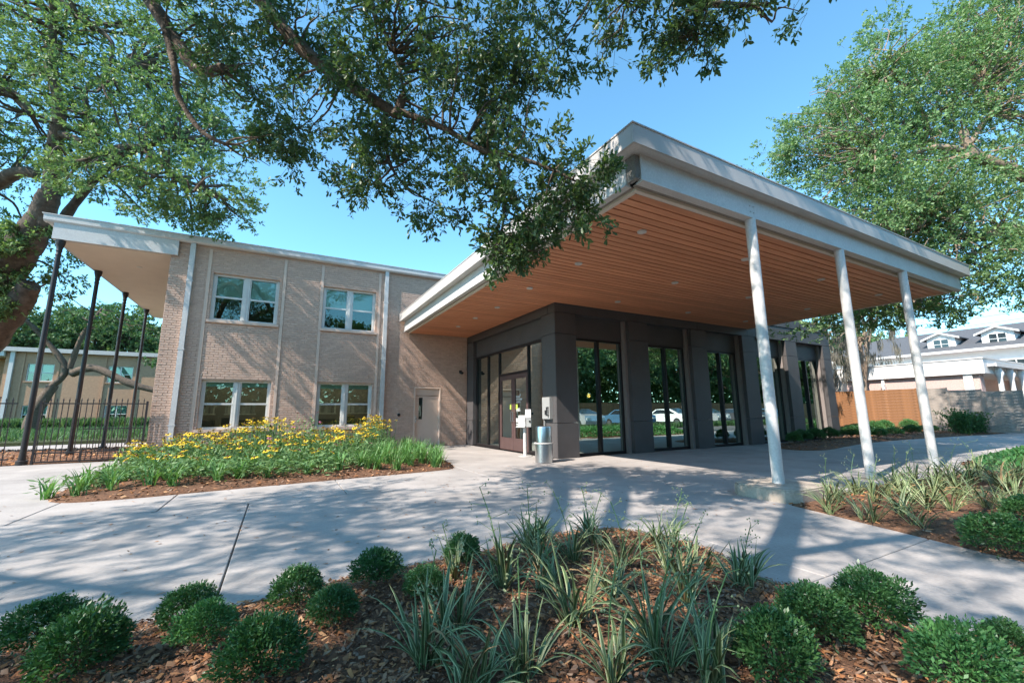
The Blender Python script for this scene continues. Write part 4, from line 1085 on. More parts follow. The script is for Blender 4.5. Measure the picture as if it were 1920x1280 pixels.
right_blobs = [(22.85,10.32,14.87,1.67,1.39,1), (24.75,9.13,15.67,2.50,1.95,1), (26.52,7.69,18.12,2.50,1.67,1), (24.26,8.82,12.65,2.39,1.86,1), (27.76,7.70,14.54,2.78,2.50,1), (30.00,5.95,17.26,3.06,2.50,1), (31.79,4.56,19.44,2.23,3.06,1), (30.64,6.07,20.87,2.04,1.45,1), (32.58,4.74,22.28,2.33,1.45,1), (25.45,7.45,10.34,3.03,2.02,1), (28.12,6.00,10.31,2.78,2.28,1), (29.71,4.66,12.79,1.52,2.78,1), (23.73,8.53,9.61,2.02,1.26,1), (26.04,6.52,7.50,2.88,1.3,1), (28.36,5.26,7.48,1.44,1.6,1), (27.03,8.46,6.61,3.19,.8,1), (26.44,10.09,5.79,2.78,.7,1), (25.23,6.30,5.3,1.3,.5,1), (26.00,9.14,18.05,1.45,0.87,1), (28.20,8.27,22.0,0.91,0.91,1), (33.5, 2.5, 15, 2.5, 2.5, 1), (34, 1.5, 10, 2.5, 2, 1)]
KR = .64
def near_r(p): return (p[0] * KR, p[1] * KR, 1.2 + (p[2] - 1.2) * KR)
right_blobs = [(*near_r((x, y, z)), a * KR, b * KR, int(130 * a * (a + b) / 2 * (.6 if z < 8 else 1))) for x, y, z, a, b, n in right_blobs]
right_limbs = [
    ([(35.6, 1.6, 5.6), (33.94, 2.97, 9.51), (30.21, 4.53, 12.04), (28.14, 5.47, 13.05), (27.78, 5.65, 14.31)], .36, .15),
    ([(28.14, 5.47, 13.05), (27.22, 6.41, 13.75), (26.29, 7.54, 13.55), (25.2, 8.2, 14)], .15, .05),
    ([(28.03, 5.53, 13.06), (26.67, 6.11, 12.65)], .16, .12),
    ([(27.78, 5.59, 13.43), (29.67, 5.39, 15.08), (30.09, 5.04, 15.73), (30.4, 5.2, 17.5)], .13, .06),
    ([(35.5, 1.7, 5.0), (33.44, 3.68, 7.27), (29.63, 4.79, 9.29), (27.93, 5.78, 8.99), (26.83, 6.33, 9.24), (26.99, 6.57, 10.57), (26.36, 7.01, 10.08)], .30, .08),
    ([(28.63, 6.96, 15.91), (27.53, 7.22, 17.7), (26.5, 7.65, 18.39)], .10, .04),
    ([(30.06, 4.98, 16.13), (29.55, 6.3, 16.72), (28.14, 7.23, 15.91)], .09, .04),
    ([(29.0, 5.0, 9.1), (27.5, 7.6, 7.6), (26.2, 9.4, 6.6)], .12, .04)]
right_limbs = [([near_r(p) for p in P_], a * KR, b * KR) for P_, a, b in right_limbs]
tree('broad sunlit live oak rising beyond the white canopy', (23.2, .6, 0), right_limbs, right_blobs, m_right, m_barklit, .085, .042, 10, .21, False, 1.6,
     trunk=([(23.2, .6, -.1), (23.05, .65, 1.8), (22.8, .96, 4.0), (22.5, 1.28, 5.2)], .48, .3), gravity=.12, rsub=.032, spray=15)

def plain_tree(label, x, y, h, r, zc, lm, n=9, group=None, L=.2, W=.1, bend=0.0, dens=1.0, nl=10, name='tree', rt_=.22):
    bl = []
    for k in range(n):
        a = random.uniform(0, 2 * pi); q = r * math.sqrt(random.random()) * .8
        bl.append((x + q * cos(a), y + q * sin(a), zc + random.uniform(-.45, .5) * h * .45, r * .5, h * .17, int(dens * 20 * r)))
    lb = [([(x, y, zc * .45), (x + random.uniform(-1, 1) * r * .5, y + random.uniform(-1, 1) * r * .5, zc), (b[0], b[1], b[2])], rt_ * .6, .04) for b in bl[:5]]
    return tree(label, (x, y, 0), lb, bl, lm, m_bark, L, W, nl, L * 2.2, False, 1.0, name=name, group=group,
                trunk=([(x, y, -.1), (x + bend, y, zc * .25), (x, y, zc * .5), (x + .2, y, zc)], rt_, rt_ * .5), gravity=.1, rsub=.05)
# trees beyond the far brick building
for i, (x, y, h, r, zc, lb) in enumerate([(-24, 61, 8, 5.5, 8.6, 'leafy tree behind the far building, leftmost of its row'), (-15.6, 63, 9, 5.2, 9.4, 'leafy tree showing over the far roof beside the portico columns'),
                                          (-9.5, 60, 9, 5.0, 8.4, 'dense tree over the far roof next to the brick corner'), (-1.5, 62, 7, 4.5, 9.5, 'tree crown just peeping above the brick building roof')]):
    plain_tree(lb, x, y, h, r, zc, m_far, 13, L=.34, W=.19, dens=1.5)
# crooked oak in the yard between
yl = [([(-13.2, 41.5, 4.2), (-11.9, 41, 4.6), (-9.4, 40.4, 3.4), (-7.2, 40.2, 2.9), (-5.8, 40, 3.3), (-4.8, 40, 4.4)], .30, .14),
      ([(-14.4, 42, 3.2), (-13.6, 41.6, 4.6), (-15.4, 41.5, 7.2), (-16.5, 41, 8.4)], .24, .10), ([(-13.4, 41.6, 4.6), (-12.8, 41, 7), (-12, 41, 9)], .2, .08)]
yb_ = [(-16.8, 41, 8.6, 1.8, .9, 75), (-13.6, 41, 8.9, 2.0, .9, 80), (-11.4, 41, 8.2, 1.9, 1.0, 75), (-9.0, 40.5, 7.6, 1.7, 1.0, 60), (-8.2, 40, 6.2, 1.3, .9, 40), (-18.2, 41, 6.9, 1.6, 1.0, 50), (-14.5, 41, 7.2, 1.5, .7, 40), (-6.6, 40, 6.9, 1.2, 1.1, 35)]
tree('crooked oak with a low sagging limb in the far yard', (-15.2, 42.4, 0), yl, yb_, m_far, m_bark, .24, .12, 10, .45, False, 1.0, trunk=([(-15.2, 42.4, -.1), (-15, 42.3, 1.5), (-14.2, 42, 3.4)], .42, .28), gravity=.1, rsub=.05)
# moss hung trees by the pavilion corner
def moss_tree(label, x, y, h, r, seed):
    bl = []
    for k in range(8):
        a = random.uniform(0, 2 * pi); q = r * math.sqrt(random.random())
        bl.append((x + q * cos(a), y + q * sin(a), h * (.55 + .4 * random.random()), r * .45, .7, 42))
    lbs = [([(x, y, h * .3), (x + random.uniform(-.6, .6), y + random.uniform(-.6, .6), h * .55), (b[0], b[1], b[2])], .10, .03) for b in bl]
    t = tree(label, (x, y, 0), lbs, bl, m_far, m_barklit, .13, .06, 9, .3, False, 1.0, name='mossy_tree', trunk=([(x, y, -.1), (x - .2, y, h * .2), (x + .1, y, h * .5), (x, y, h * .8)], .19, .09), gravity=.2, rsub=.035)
    C = []
    for k in range(64):
        a = random.uniform(0, 2 * pi); q = r * math.sqrt(random.random()); C.append((x + q * cos(a), y + q * sin(a), h * random.uniform(.42, .85)))
    P = []; D = []; LL = []
    for c in C:
        ln = random.uniform(.5, 1.5)
        for s in range(60):
            P.append((c[0] + random.gauss(0, .09), c[1] + random.gauss(0, .09), c[2] - random.random() * ln * .8)); D.append((random.gauss(0, .12), random.gauss(0, .12), -1)); LL.append(random.uniform(.25, .6))
    V, F = leaves(np.array(P), np.array(D), np.array(LL), .035, False)
    link_mesh('hanging_moss', np_mesh('hanging_moss', V - np.array((x, y, 0)), F, m_moss), t, kind='stuff')
moss_tree('mossy grey tree close against the pavilion corner', 29.2, 13.9, 7.6, 1.7, 1)
moss_tree('mossy tree with hanging grey strands behind the brown fence', 32.6, 12.9, 9.5, 2.2, 2)
moss_tree('slender mossy tree at the back of the pavilion', 26.5, 14.2, 8.2, 1.6, 3)
plain_tree('pale tree far behind the white house roof', 66, 26, 9, 6, 8, m_right, 8, L=.4, W=.2)
plain_tree('dark tree standing behind the low brick wing', 40, 30, 9, 5, 8, m_far, 10, L=.3, W=.15)

# ------------------------------------------------------------------ plants
def img_x(x, y, z):
    d = Vector((x, y, z)) - CAM
    return d.dot(rt) / max(d.dot(fw), .1)

# striped flax lilies: every blade its own mesh piece
def blade(L, W, droop, twist):
    mb = MB(); n = 6; rows = []
    for i in range(n + 1):
        t = i / n
        a = droop * t ** 1.6
        # arc in the x-z plane
        rows.append(t)
    x = z = 0; pts = []
    for i in range(n + 1):
        t = i / n; pts.append((x, z)); ang = droop * t ** 1.5
        x += sin(ang) * L / n; z += cos(ang) * L / n
    V = []
    for i, (px, pz) in enumerate(pts):
        t = i / n; w = W * (.55 + 1.6 * t * (1 - t) * 1.15) * (1 - t ** 4) + .0006
        ang = droop * t ** 1.5; f = .35 * w
        nx, nz = cos(ang), -sin(ang)
        tw = twist * t
        for s in (-1, -.58, 0, .58, 1):
            lift = (abs(s)) * f
            V.append((px + nx * lift * cos(tw), s * w * .5 * cos(tw) , pz + nz * lift + s * w * .5 * sin(tw)))
    F = []; Mi = []
    for i in range(n):
        for j in range(4):
            F.append((i * 5 + j, i * 5 + j + 1, (i + 1) * 5 + j + 1, (i + 1) * 5 + j)); Mi.append(1 if j in (0, 3) else 0)
    return np_mesh('leaf', np.array(V), np.array(F), [m_lily_g, m_lily_c], True, Mi)
BL_ = [blade(1.0, .036 + .016 * random.random(), dr, tw) for dr, tw in ((.35, .2), (.7, -.2), (1.1, .4), (1.5, .1), (1.9, -.3), (2.3, .3), (.2, 0), (1.3, -.5))]
m_dry = mat('dry_blade', (.30, .19, .09), .7, var=.3, scale=10)
BLD_ = []
for me_ in (BL_[3], BL_[4], BL_[5]):
    d_ = me_.copy(); d_.materials.clear(); d_.materials.append(m_dry); d_.materials.append(m_dry); BLD_.append(d_)
def flax(label, x, y, z, h, nleaf, group=None, stalk=False):
    t = thing('flax_lily', label, 'plant', (x, y, z), group=group)
    nf = 3 if h > .2 else 2
    fans = [(random.gauss(0, .035), random.gauss(0, .035), random.uniform(0, 2 * pi)) for _ in range(nf)]
    for k in range(nleaf):
        fx, fy, fa = fans[k % nf]
        q = (k // nf) / max(1, nleaf // nf)
        a = fa + (0 if k % 2 else pi) + random.gauss(0, .45)
        kind = random.choices(range(8), weights=(2, 3, 3.4, 3, 1.8, 1.0, 1.2, 3))[0]
        o = link_mesh('leaf', BL_[kind] if random.random() > .06 else random.choice(BLD_), t, (fx + random.gauss(0, .012), fy + random.gauss(0, .012), -.02))
        lean = random.uniform(.05, .75)
        o.rotation_euler = (0, lean, a)
        s = h * random.uniform(.85, 1.6)
        o.scale = (s, s * random.uniform(.85, 1.25) * (.30 / max(h, .18)) ** .5, s)
    if stalk:
        mb = MB(); fl = []
        a = random.uniform(0, 2 * pi); hh = h * random.uniform(1.5, 2.1)
        tip = Vector((cos(a) * hh * .25, sin(a) * hh * .25, hh))
        S = spline([(0, 0, 0), (tip.x * .3, tip.y * .3, hh * .55), tip], 4); mb.tube(S, [.0028] * len(S), 4)
        for q in range(7):
            b = S[4 + q % 5]; e = b + Vector((random.gauss(0, .05), random.gauss(0, .05), random.uniform(.01, .06))); mb.tube([b, e], .0015, 3)
            fl.append(e)
        me = mb.mesh('flower_stalk', m_stem); s = link_mesh('flower_stalk', me, t)
        fb_ = MB()
        for e in fl:
            for _ in range(3):
                c = e + Vector((random.gauss(0, .012), random.gauss(0, .012), random.gauss(0, .012))); fb_.lathe(c.x, c.y, [(.001, c.z - .006), (.005, c.z), (.001, c.z + .006)], 5)
        link_mesh('seed_heads', fb_.mesh('seed_heads', m_lily_c), s, kind='stuff')
    return t
front_l = [(1.24,2.44,.34),(1.76,2.96,.31),(1.90,2.63,.27),(2.25,2.82,.27),(1.34,1.87,.36),(2.12,2.31,.30),(2.60,2.47,.28),(.85,2.10,.30),(.57,1.85,.32),(.93,1.65,.28),(1.56,1.59,.34),(1.20,1.44,.25),(2.04,1.77,.30),(2.78,1.91,.26),(2.60,2.12,.23),(2.86,2.55,.25),(1.42,1.40,.30),(1.52,2.30,.24),(1.95,3.15,.30),(2.42,3.08,.24),(1.62,2.62,.26),(1.05,2.78,.24),(2.30,2.05,.26),(1.80,2.05,.28),(1.50,1.22,.28),(.72,1.62,.28),(2.55,1.75,.24),(1.70,1.38,.26)]
front_l.sort(key=lambda p: img_x(p[0], p[1], .1))
for i, (x, y, h) in enumerate(front_l):
    flax('striped flax lily in the front mulch bed, %s from the left' % ordinal(i), x, y, bed_front.z(x, y), h * .84, 32 if h > .25 else 24, 'flax lilies in the front bed', i % 4 != 3)
right_l = [(5.72,2.80),(5.62,2.36),(5.69,1.99),(6.65,1.97),(7.17,1.84),(7.10,2.74),(7.56,2.72),(7.22,2.28),(7.22,3.12),(8.39,3.12),(8.66,2.95),(9.06,2.88),(9.49,2.80),(9.21,2.50),(9.45,2.35),(8.45,1.92),(7.66,1.74),(6.57,3.10),(6.45,2.63),(6.48,2.13),(8.0,2.35),(9.9,2.95),(10.4,2.7),(10.1,2.2),(8.9, 2.1), (11.0, 2.9), (6.2, 2.9), (6.05, 2.2), (6.9, 2.45), (7.9, 2.75), (7.0, 3.1), (8.3, 2.6), (9.3, 2.15), (10.8, 2.4), (7.5, 2.1), (6.9, 1.65), (8.1, 3.0), (9.7, 2.5)]
right_l.sort(key=lambda p: img_x(p[0], p[1], .1))
for i, (x, y) in enumerate(right_l):
    flax('striped flax lily in the bed by the white columns, %s from the left' % ordinal(i), x, y, bed_right.z(x, y), random.uniform(.24, .34), 24, 'flax lilies by the columns', i % 3 == 0)

# clipped shrubs: dense small leaves over a woody core
def shrub_mesh(n, L, W, m, squash=1.0):
    d = unit(rng.normal(size=(n, 3))); d[:, 2] = np.abs(d[:, 2]) * 1.15 - .25; d = unit(d)
    lump = 1 + .10 * 1.6 * np.sin(3.1 * d[:, 0] + 1.3 * d[:, 1] + rng.random() * 6) + .14 * np.sin(5 * d[:, 0] + 2) * np.cos(4 * d[:, 1] + 1) + .07 * np.sin(9 * d[:, 2] + 6 * d[:, 0]) + .05 * np.sin(17 * d[:, 1] + 11 * d[:, 0])
    r = np.where(rng.random(n) < .72, .80 + .26 * rng.random(n), .45 + .45 * rng.random(n)) * lump
    P = d * r[:, None]; P[:, 2] = P[:, 2] * squash
    D = d * .9 + rng.normal(size=(n, 3)) * .55 + np.array((0, 0, .35))
    ls = .7 + .6 * rng.random(n)
    V, F = leaves(P, D, L * ls, W * ls, False, d, .4)
    k = n // 22                                           # a few long new shoots
    sp = unit(rng.normal(size=(k, 3)) * .75 + np.array((0, 0, 1)))
    base = sp * .95
    LV = [(V, F)]
    for q in range(7):
        LV.append(leaves(base + sp * (.02 + .040 * q * rng.random((k, 1))) * 1.1, sp + rng.normal(size=(k, 3)) * .7, L * .75, W * .75, False))
    V, F = join(LV)
    return np_mesh('foliage', V, F, m)
def stems_mesh():
    mb = MB()
    for k in range(12):
        a = random.uniform(0, 2 * pi); e = random.uniform(.4, .85)
        mb.tube([(cos(a) * .05, sin(a) * .05, -.5), (cos(a) * e * .5, sin(a) * e * .5, 0), (cos(a) * e * .85, sin(a) * e * .85, random.uniform(.2, .6))], [.03, .022, .01], 5)
    return mb.mesh('stems', m_twig)
SM = [shrub_mesh(4300, .155, .062, m_box) for _ in range(7)]
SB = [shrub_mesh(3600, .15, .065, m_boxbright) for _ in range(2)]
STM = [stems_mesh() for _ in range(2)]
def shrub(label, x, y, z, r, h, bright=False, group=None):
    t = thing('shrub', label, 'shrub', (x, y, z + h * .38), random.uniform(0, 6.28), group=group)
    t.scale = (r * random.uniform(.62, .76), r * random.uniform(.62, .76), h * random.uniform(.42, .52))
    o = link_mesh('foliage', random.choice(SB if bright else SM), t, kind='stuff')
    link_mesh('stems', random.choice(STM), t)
    return t
fallen = np.array([(random.uniform(-4, 8), random.uniform(3.2, 9), .004) for _ in range(420)])
V, F = leaves(fallen, np.stack([rng.normal(size=420), rng.normal(size=420), rng.random(420) * .15], 1), .05 * (.5 + rng.random(420)), .018, True, (0, 0, 1), 4.0)
tag(link_mesh('fallen_leaves', np_mesh('fallen_leaves', V, F, m_chip)), 'small dry oak leaves scattered on the pale concrete', 'fallen leaves', kind='stuff')
G1 = 'clipped shrubs along the front mulch bed'
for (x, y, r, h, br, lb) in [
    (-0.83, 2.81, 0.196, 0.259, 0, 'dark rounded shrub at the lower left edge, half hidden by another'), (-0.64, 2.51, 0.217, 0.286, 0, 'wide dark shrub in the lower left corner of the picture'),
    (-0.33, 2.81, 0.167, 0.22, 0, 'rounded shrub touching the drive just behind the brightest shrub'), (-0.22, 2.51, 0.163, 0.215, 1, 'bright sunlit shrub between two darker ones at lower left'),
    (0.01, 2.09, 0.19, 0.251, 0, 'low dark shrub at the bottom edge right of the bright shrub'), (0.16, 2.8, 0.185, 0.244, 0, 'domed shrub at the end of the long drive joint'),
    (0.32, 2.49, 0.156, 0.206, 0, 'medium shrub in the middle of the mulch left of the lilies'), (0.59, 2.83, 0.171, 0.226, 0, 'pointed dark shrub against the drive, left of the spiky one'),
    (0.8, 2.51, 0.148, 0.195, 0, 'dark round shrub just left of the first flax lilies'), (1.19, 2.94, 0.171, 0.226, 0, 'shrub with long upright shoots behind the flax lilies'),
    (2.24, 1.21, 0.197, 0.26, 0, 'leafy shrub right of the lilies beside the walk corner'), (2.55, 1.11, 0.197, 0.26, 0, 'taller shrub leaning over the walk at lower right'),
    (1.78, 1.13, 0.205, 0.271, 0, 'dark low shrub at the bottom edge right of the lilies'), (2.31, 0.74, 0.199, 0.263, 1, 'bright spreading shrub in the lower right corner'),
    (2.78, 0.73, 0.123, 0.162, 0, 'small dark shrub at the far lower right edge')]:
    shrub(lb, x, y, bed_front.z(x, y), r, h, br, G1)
for (x, y, r, h, br, lb) in [(5.30, 1.30, .30, .36, 0, 'rounded green shrub at the right edge among the column lilies'), (6.62, 1.43, .24, .30, 0, 'shrub behind another at the right edge of the column bed')]:
    shrub(lb, x, y, bed_right.z(x, y), r, h, br, 'shrubs in the column bed')
for i, (x, y, r, h, br) in enumerate(sorted([(15.4, 8.3, .32, .42, 0), (16.3, 8.5, .35, .45, 0), (17.3, 8.6, .4, .5, 0), (18.6, 8.7, .4, .5, 0), (20.0, 8.6, .45, .5, 0), (21.4, 8.7, .5, .6, 1), (21.0, 8.1, .4, .4, 0), (23.2, 8.4, .45, .42, 1), (25.2, 8.5, .45, .42, 0), (27.3, 8.6, .5, .45, 1),
        (22.6, 9.8, .5, .5, 1), (24.2, 10.2, .5, .5, 1), (26.0, 10.2, .55, .55, 1), (27.8, 10.4, .55, .6, 1), (23.4, 11.6, .6, .55, 1), (29.2, 9.9, .5, .6, 1)], key=lambda p: img_x(p[0], p[1], .2))):
    shrub('low green bush in the pavilion corner bed, %s from the left' % ordinal(i), x, y, bed_back.z(x, y), r, h, br, 'low bushes in the pavilion corner bed')
TB = []
for i, (x, y) in enumerate(sorted([(27.9, 7.65), (28.7, 7.6), (29.5, 7.6), (30.3, 7.5), (31.1, 7.45), (31.8, 7.35), (29.1, 8.0), (30.8, 7.9)], key=lambda p: img_x(p[0], p[1], .2))):
    TB.append((i, x, y))
# ground cover on the right
gc = Bed([(10.4, 1.0), (11.4, 2.95), (12.6, 3.3), (14.2, 3.75), (18.0, 3.8), (20, 3.4), (20, -1), (10.2, -1)], .24, .9)
P = np.array([(x, y, gc.z(x, y) + bed_right.z(x, y) * .5 + random.uniform(-.03, .05)) for x, y in gc.sample(15000)])
V, F = leaves(P, rng.normal(size=P.shape) * .6 + np.array((0, 0, .8)), .10, .06, False, (0, 0, 1), .6)
tag(link_mesh('ground_cover', np_mesh('ground_cover', V, F, m_cover)), 'bright green ground cover mounded along the walk at right', 'ground cover', kind='stuff')

# flower island
def strap_mesh(n, L, W, spread):
    Vs, Fs, b = [], [], 0
    for k in range(n):
        a = random.uniform(0, 2 * pi); l = L * random.uniform(.6, 1.15); dr = random.uniform(.7, spread); w = W * random.uniform(.7, 1.1)
        x = random.gauss(0, .04); z = 0; sgm = 4; ba = random.gauss(0, .04); lean = random.uniform(.05, .6)
        for i in range(sgm + 1):
            t = i / sgm; ww = w * (1 - t ** 3) * (.7 + .6 * t * (1 - t) * 2) + .0008
            Vs += [(x * cos(a) - s * ww * .5 * sin(a) + ba * sin(a), x * sin(a) + s * ww * .5 * cos(a) - ba * cos(a), z) for s in (-1, 1)]
            ang = lean + dr * t ** 1.4; x += sin(ang) * l / sgm; z += cos(ang) * l / sgm
        Fs += [(b + 2 * i, b + 2 * i + 1, b + 2 * i + 3, b + 2 * i + 2) for i in range(sgm)]; b += 2 * (sgm + 1)
    return np_mesh('leaves', np.array(Vs), np.array(Fs), m_strap, True)
ST = [strap_mesh(34, .52, .028, 1.7) for _ in range(4)]
GR = [strap_mesh(70, .40, .014, 1.5) for _ in range(4)]
def simple_plant(name, label, cat, me, x, y, z, s, group):
    o = link_mesh(name, me, None, (x, y, z)); o.rotation_euler = (0, 0, random.uniform(0, 6.28)); o.scale = (s, s, s * random.uniform(.9, 1.1))
    return tag(o, label, cat, group)
day = [(-2.55, 8.85), (-2.2, 8.95), (-2.6, 9.3), (-1.75, 9.0), (-1.45, 8.95), (-1.6, 9.4), (-2.2, 9.6), (-.85, 9.05), (-.55, 9.15), (-1.1, 9.5), (-.1, 9.1), (.15, 9.5), (.55, 9.2), (-2.6, 10.2), (-2.0, 10.4), (1.15, 9.35), (-2.75, 11), (1.7, 9.3), (-.4, 9.8), (.9, 9.7), (-2.4, 11.4), (-2.9, 9.0)]
day.sort(key=lambda p: img_x(p[0], p[1], .1))
for i, (x, y) in enumerate(day):
    simple_plant('daylily', 'strappy green daylily clump in the flower island, %s from the left' % ordinal(i), 'plant', random.choice(ST), x, y, bed_island.z(x, y), random.uniform(.6, .9), 'daylilies along the front of the flower island')
lir = []
for y, xs in ((9.25, (1.9, 2.3, 2.7, 3.0)), (9.6, (1.6, 2.1, 2.5, 2.9, 3.2)), (10.0, (2.0, 2.4, 2.8, 3.2, 3.4)), (10.5, (2.2, 2.7, 3.1, 3.5)), (11.1, (2.4, 2.9, 3.3, 3.6)), (11.8, (2.6, 3.1, 3.5)), (12.6, (2.8, 3.3, 3.65)), (13.5, (3.0, 3.5)), (14.3, (3.2, 3.7))):
    lir += [(x + random.uniform(-.12, .12), y + random.uniform(-.12, .12)) for x in xs]
lir.sort(key=lambda p: img_x(p[0], p[1], .1))
for i, (x, y) in enumerate(lir):
    simple_plant('grass_clump', 'dense grassy clump at the right end of the island, %s from the left' % ordinal(i), 'plant', random.choice(GR), x, y, bed_island.z(x, y), random.uniform(.95, 1.3), 'grassy clumps at the right end of the island')

def flower_mesh(m, r, npet=11):
    mb = MB()
    for k in range(npet):
        a = 2 * pi * k / npet + random.uniform(-.1, .1); w = .30; dz = random.uniform(-.30, -.02)
        P = lambda q, s, zz: (cos(a + s) * r * q, sin(a + s) * r * q, zz * r)
        mb.add([P(.2, 0, 0), P(.65, w * .62, .06 + dz * .4), P(1, 0, dz), P(.65, -w * .62, .06 + dz * .4)], [(0, 1, 2, 3)], 0)
    mb.lathe(0, 0, [(.27 * r, -.08 * r), (.27 * r, .12 * r), (.12 * r, .34 * r)], 8, 1)
    return mb.mesh('flower', [m, m_cone])
YF = [flower_mesh(m_yellow, .072) for _ in range(3)]
PF = [flower_mesh(m_pink, .055, 12) for _ in range(2)]
def susan_foliage(h, n):
    LV = []
    for k in range(n):
        x, y = random.gauss(0, .15), random.gauss(0, .15); hh = h * random.uniform(.45, 1.0)
        q = 16
        P = np.stack([x + rng.normal(size=q) * .06, y + rng.normal(size=q) * .06, rng.random(q) ** .8 * hh], 1)
        D = rng.normal(size=(q, 3)) * .8 + np.array((0, 0, .5))
        LV.append(leaves(P, D, .10 * (.6 + .7 * rng.random(q)), .032, False))
        A = np.array([(x, y, 0.)]); S = np.array([(random.gauss(0, .05), random.gauss(0, .05), hh)])
        X = np.array([(.006, 0, 0.)]); Y = np.array([(0, .006, 0.)])
        LV.append(scatter(PRISM, PRISMF, A, S, X, Y))
    V, F = join(LV); return np_mesh('foliage', V, F, m_stem)
FO = {h: [susan_foliage(h, 13) for _ in range(3)] for h in (.5, .75, 1.0)}
BU = []
for _ in range(3):
    LV = []
    for k in range(16):
        q = 60; x, y = random.gauss(0, .26), random.gauss(0, .26); hh = random.uniform(.6, 1.1)
        P = np.stack([x * (1 + .3 * (t_ := rng.random(q))) + rng.normal(size=q) * .07, y * (1 + .3 * t_) + rng.normal(size=q) * .07, t_ ** .8 * hh], 1)
        LV.append(leaves(P, rng.normal(size=(q, 3)) * .7 + np.array((0, 0, .7)), .14, .05, False))
    V, F = join(LV); BU.append(np_mesh('foliage', V, F, m_strapdark))
for i, x, y in TB:
    t = thing('loose_bush', 'tall loose dark bush before the grey fence, %s from the left' % ordinal(i), 'shrub', (x, y, .04), random.uniform(0, 6), 'tall bushes before the grey fence')
    o = link_mesh('foliage', random.choice(BU), t, kind='stuff'); o.scale = (.95, .95, random.uniform(.85, 1.15)); link_mesh('stems', STM[0], t, (0, 0, .3)).scale = (.5, .5, .6)
def flower_plant(name, label, x, y, h, nf, fm, group):
    key = min(FO, key=lambda q: abs(q - h))
    t = thing(name, label, 'flower', (x, y, bed_island.z(x, y)), random.uniform(0, 6.28), group)
    o = link_mesh('foliage', random.choice(FO[key]), t, kind='stuff'); o.scale = (1, 1, h / key)
    sm = MB()
    for k in range(nf):
        fx, fy, fz = random.gauss(0, .17), random.gauss(0, .17), h * random.uniform(.80, 1.18)
        f = link_mesh('flower', random.choice(fm), t, (fx, fy, fz)); f.rotation_euler = (random.gauss(-.1, .35), random.gauss(0, .35), random.uniform(0, 6.28))
        s = random.uniform(.75, 1.15); f.scale = (s, s, s)
        sm.tube([(fx * .5, fy * .5, 0), (fx, fy, fz * .6), (fx, fy, fz)], .0045, 4, cap=False)
    link_mesh('stems', sm.mesh('stems', m_stem), t)
sus = []
for (x, y, h, n) in [(-2.75, 12.6, .50, 6), (-2.9, 13.6, .55, 5), (-2.4, 12.0, .50, 4), (-2.2, 13.4, .62, 5), (-1.75, 12.4, .66, 6), (-1.5, 13.3, .75, 6), (-1.2, 12.0, .66, 6), (-.95, 13.0, .85, 8), (-.6, 12.3, .88, 9), (-.4, 13.4, .98, 8), (-.15, 12.6, 1.0, 9), (.1, 13.4, .92, 7), (.35, 12.2, .70, 5), (.8, 13.2, .62, 4),
                     (1.2, 12.8, .72, 5), (1.55, 13.6, .72, 4), (1.9, 12.4, .78, 8), (2.15, 13.0, .95, 10), (2.45, 12.5, 1.0, 10), (2.55, 13.3, 1.02, 10), (2.75, 12.9, .85, 7), (-1.95, 11.2, .50, 4), (-1.3, 11.0, .55, 5), (-.7, 11.2, .60, 5), (-.2, 11.0, .55, 4), (.3, 11.2, .52, 4), (.9, 11.4, .50, 4), (1.5, 11.3, .55, 4),
                     (2.0, 11.2, .55, 4), (-.45, 10.4, .42, 3), (.2, 10.3, .40, 3), (1.0, 10.6, .42, 3), (-1.6, 10.2, .40, 3), (-2.3, 10.6, .42, 4), (-1.9, 10.0, .38, 3), (-1.2, 9.9, .36, 3), (-.3, 9.9, .36, 3), (.7, 10.0, .36, 3), (-2.5, 11.5, .48, 5), (-1.7, 11.7, .55, 5), (-.9, 11.6, .58, 6), (.1, 11.6, .58, 5), (.6, 11.8, .55, 4), (1.2, 11.9, .6, 5), (1.75, 11.9, .65, 6), (-.5, 12.7, .9, 8), (2.3, 12.0, .75, 7), (1.5, 14.3, .70, 3), (.4, 14.3, .75, 4), (-.9, 14.3, .85, 5), (-2.0, 14.3, .65, 4)]:
    sus.append((x, y, h, n))
sus.sort(key=lambda p: img_x(p[0], p[1], .5))
for i, (x, y, h, n) in enumerate(sus):
    flower_plant('black_eyed_susan', 'yellow daisy flowered plant in the island, %s from the left' % ordinal(i), x, y, h * .86, int(n * 2.1), YF, 'yellow flowers in the island')
pk_ = sorted([(.62, 13.4, 1.0, 3), (.85, 13.0, .95, 3), (.2, 12.0, .72, 2), (-.1, 10.2, .5, 2), (1.2, 10.4, .5, 3), (1.7, 10.2, .48, 2), (.5, 9.9, .4, 1)], key=lambda p: img_x(p[0], p[1], .5))
for i, (x, y, h, n) in enumerate(pk_):
    flower_plant('coneflower', 'pink coneflower plant among the yellow flowers, %s from the left' % ordinal(i), x, y, h, n, PF, 'pink coneflowers in the island')
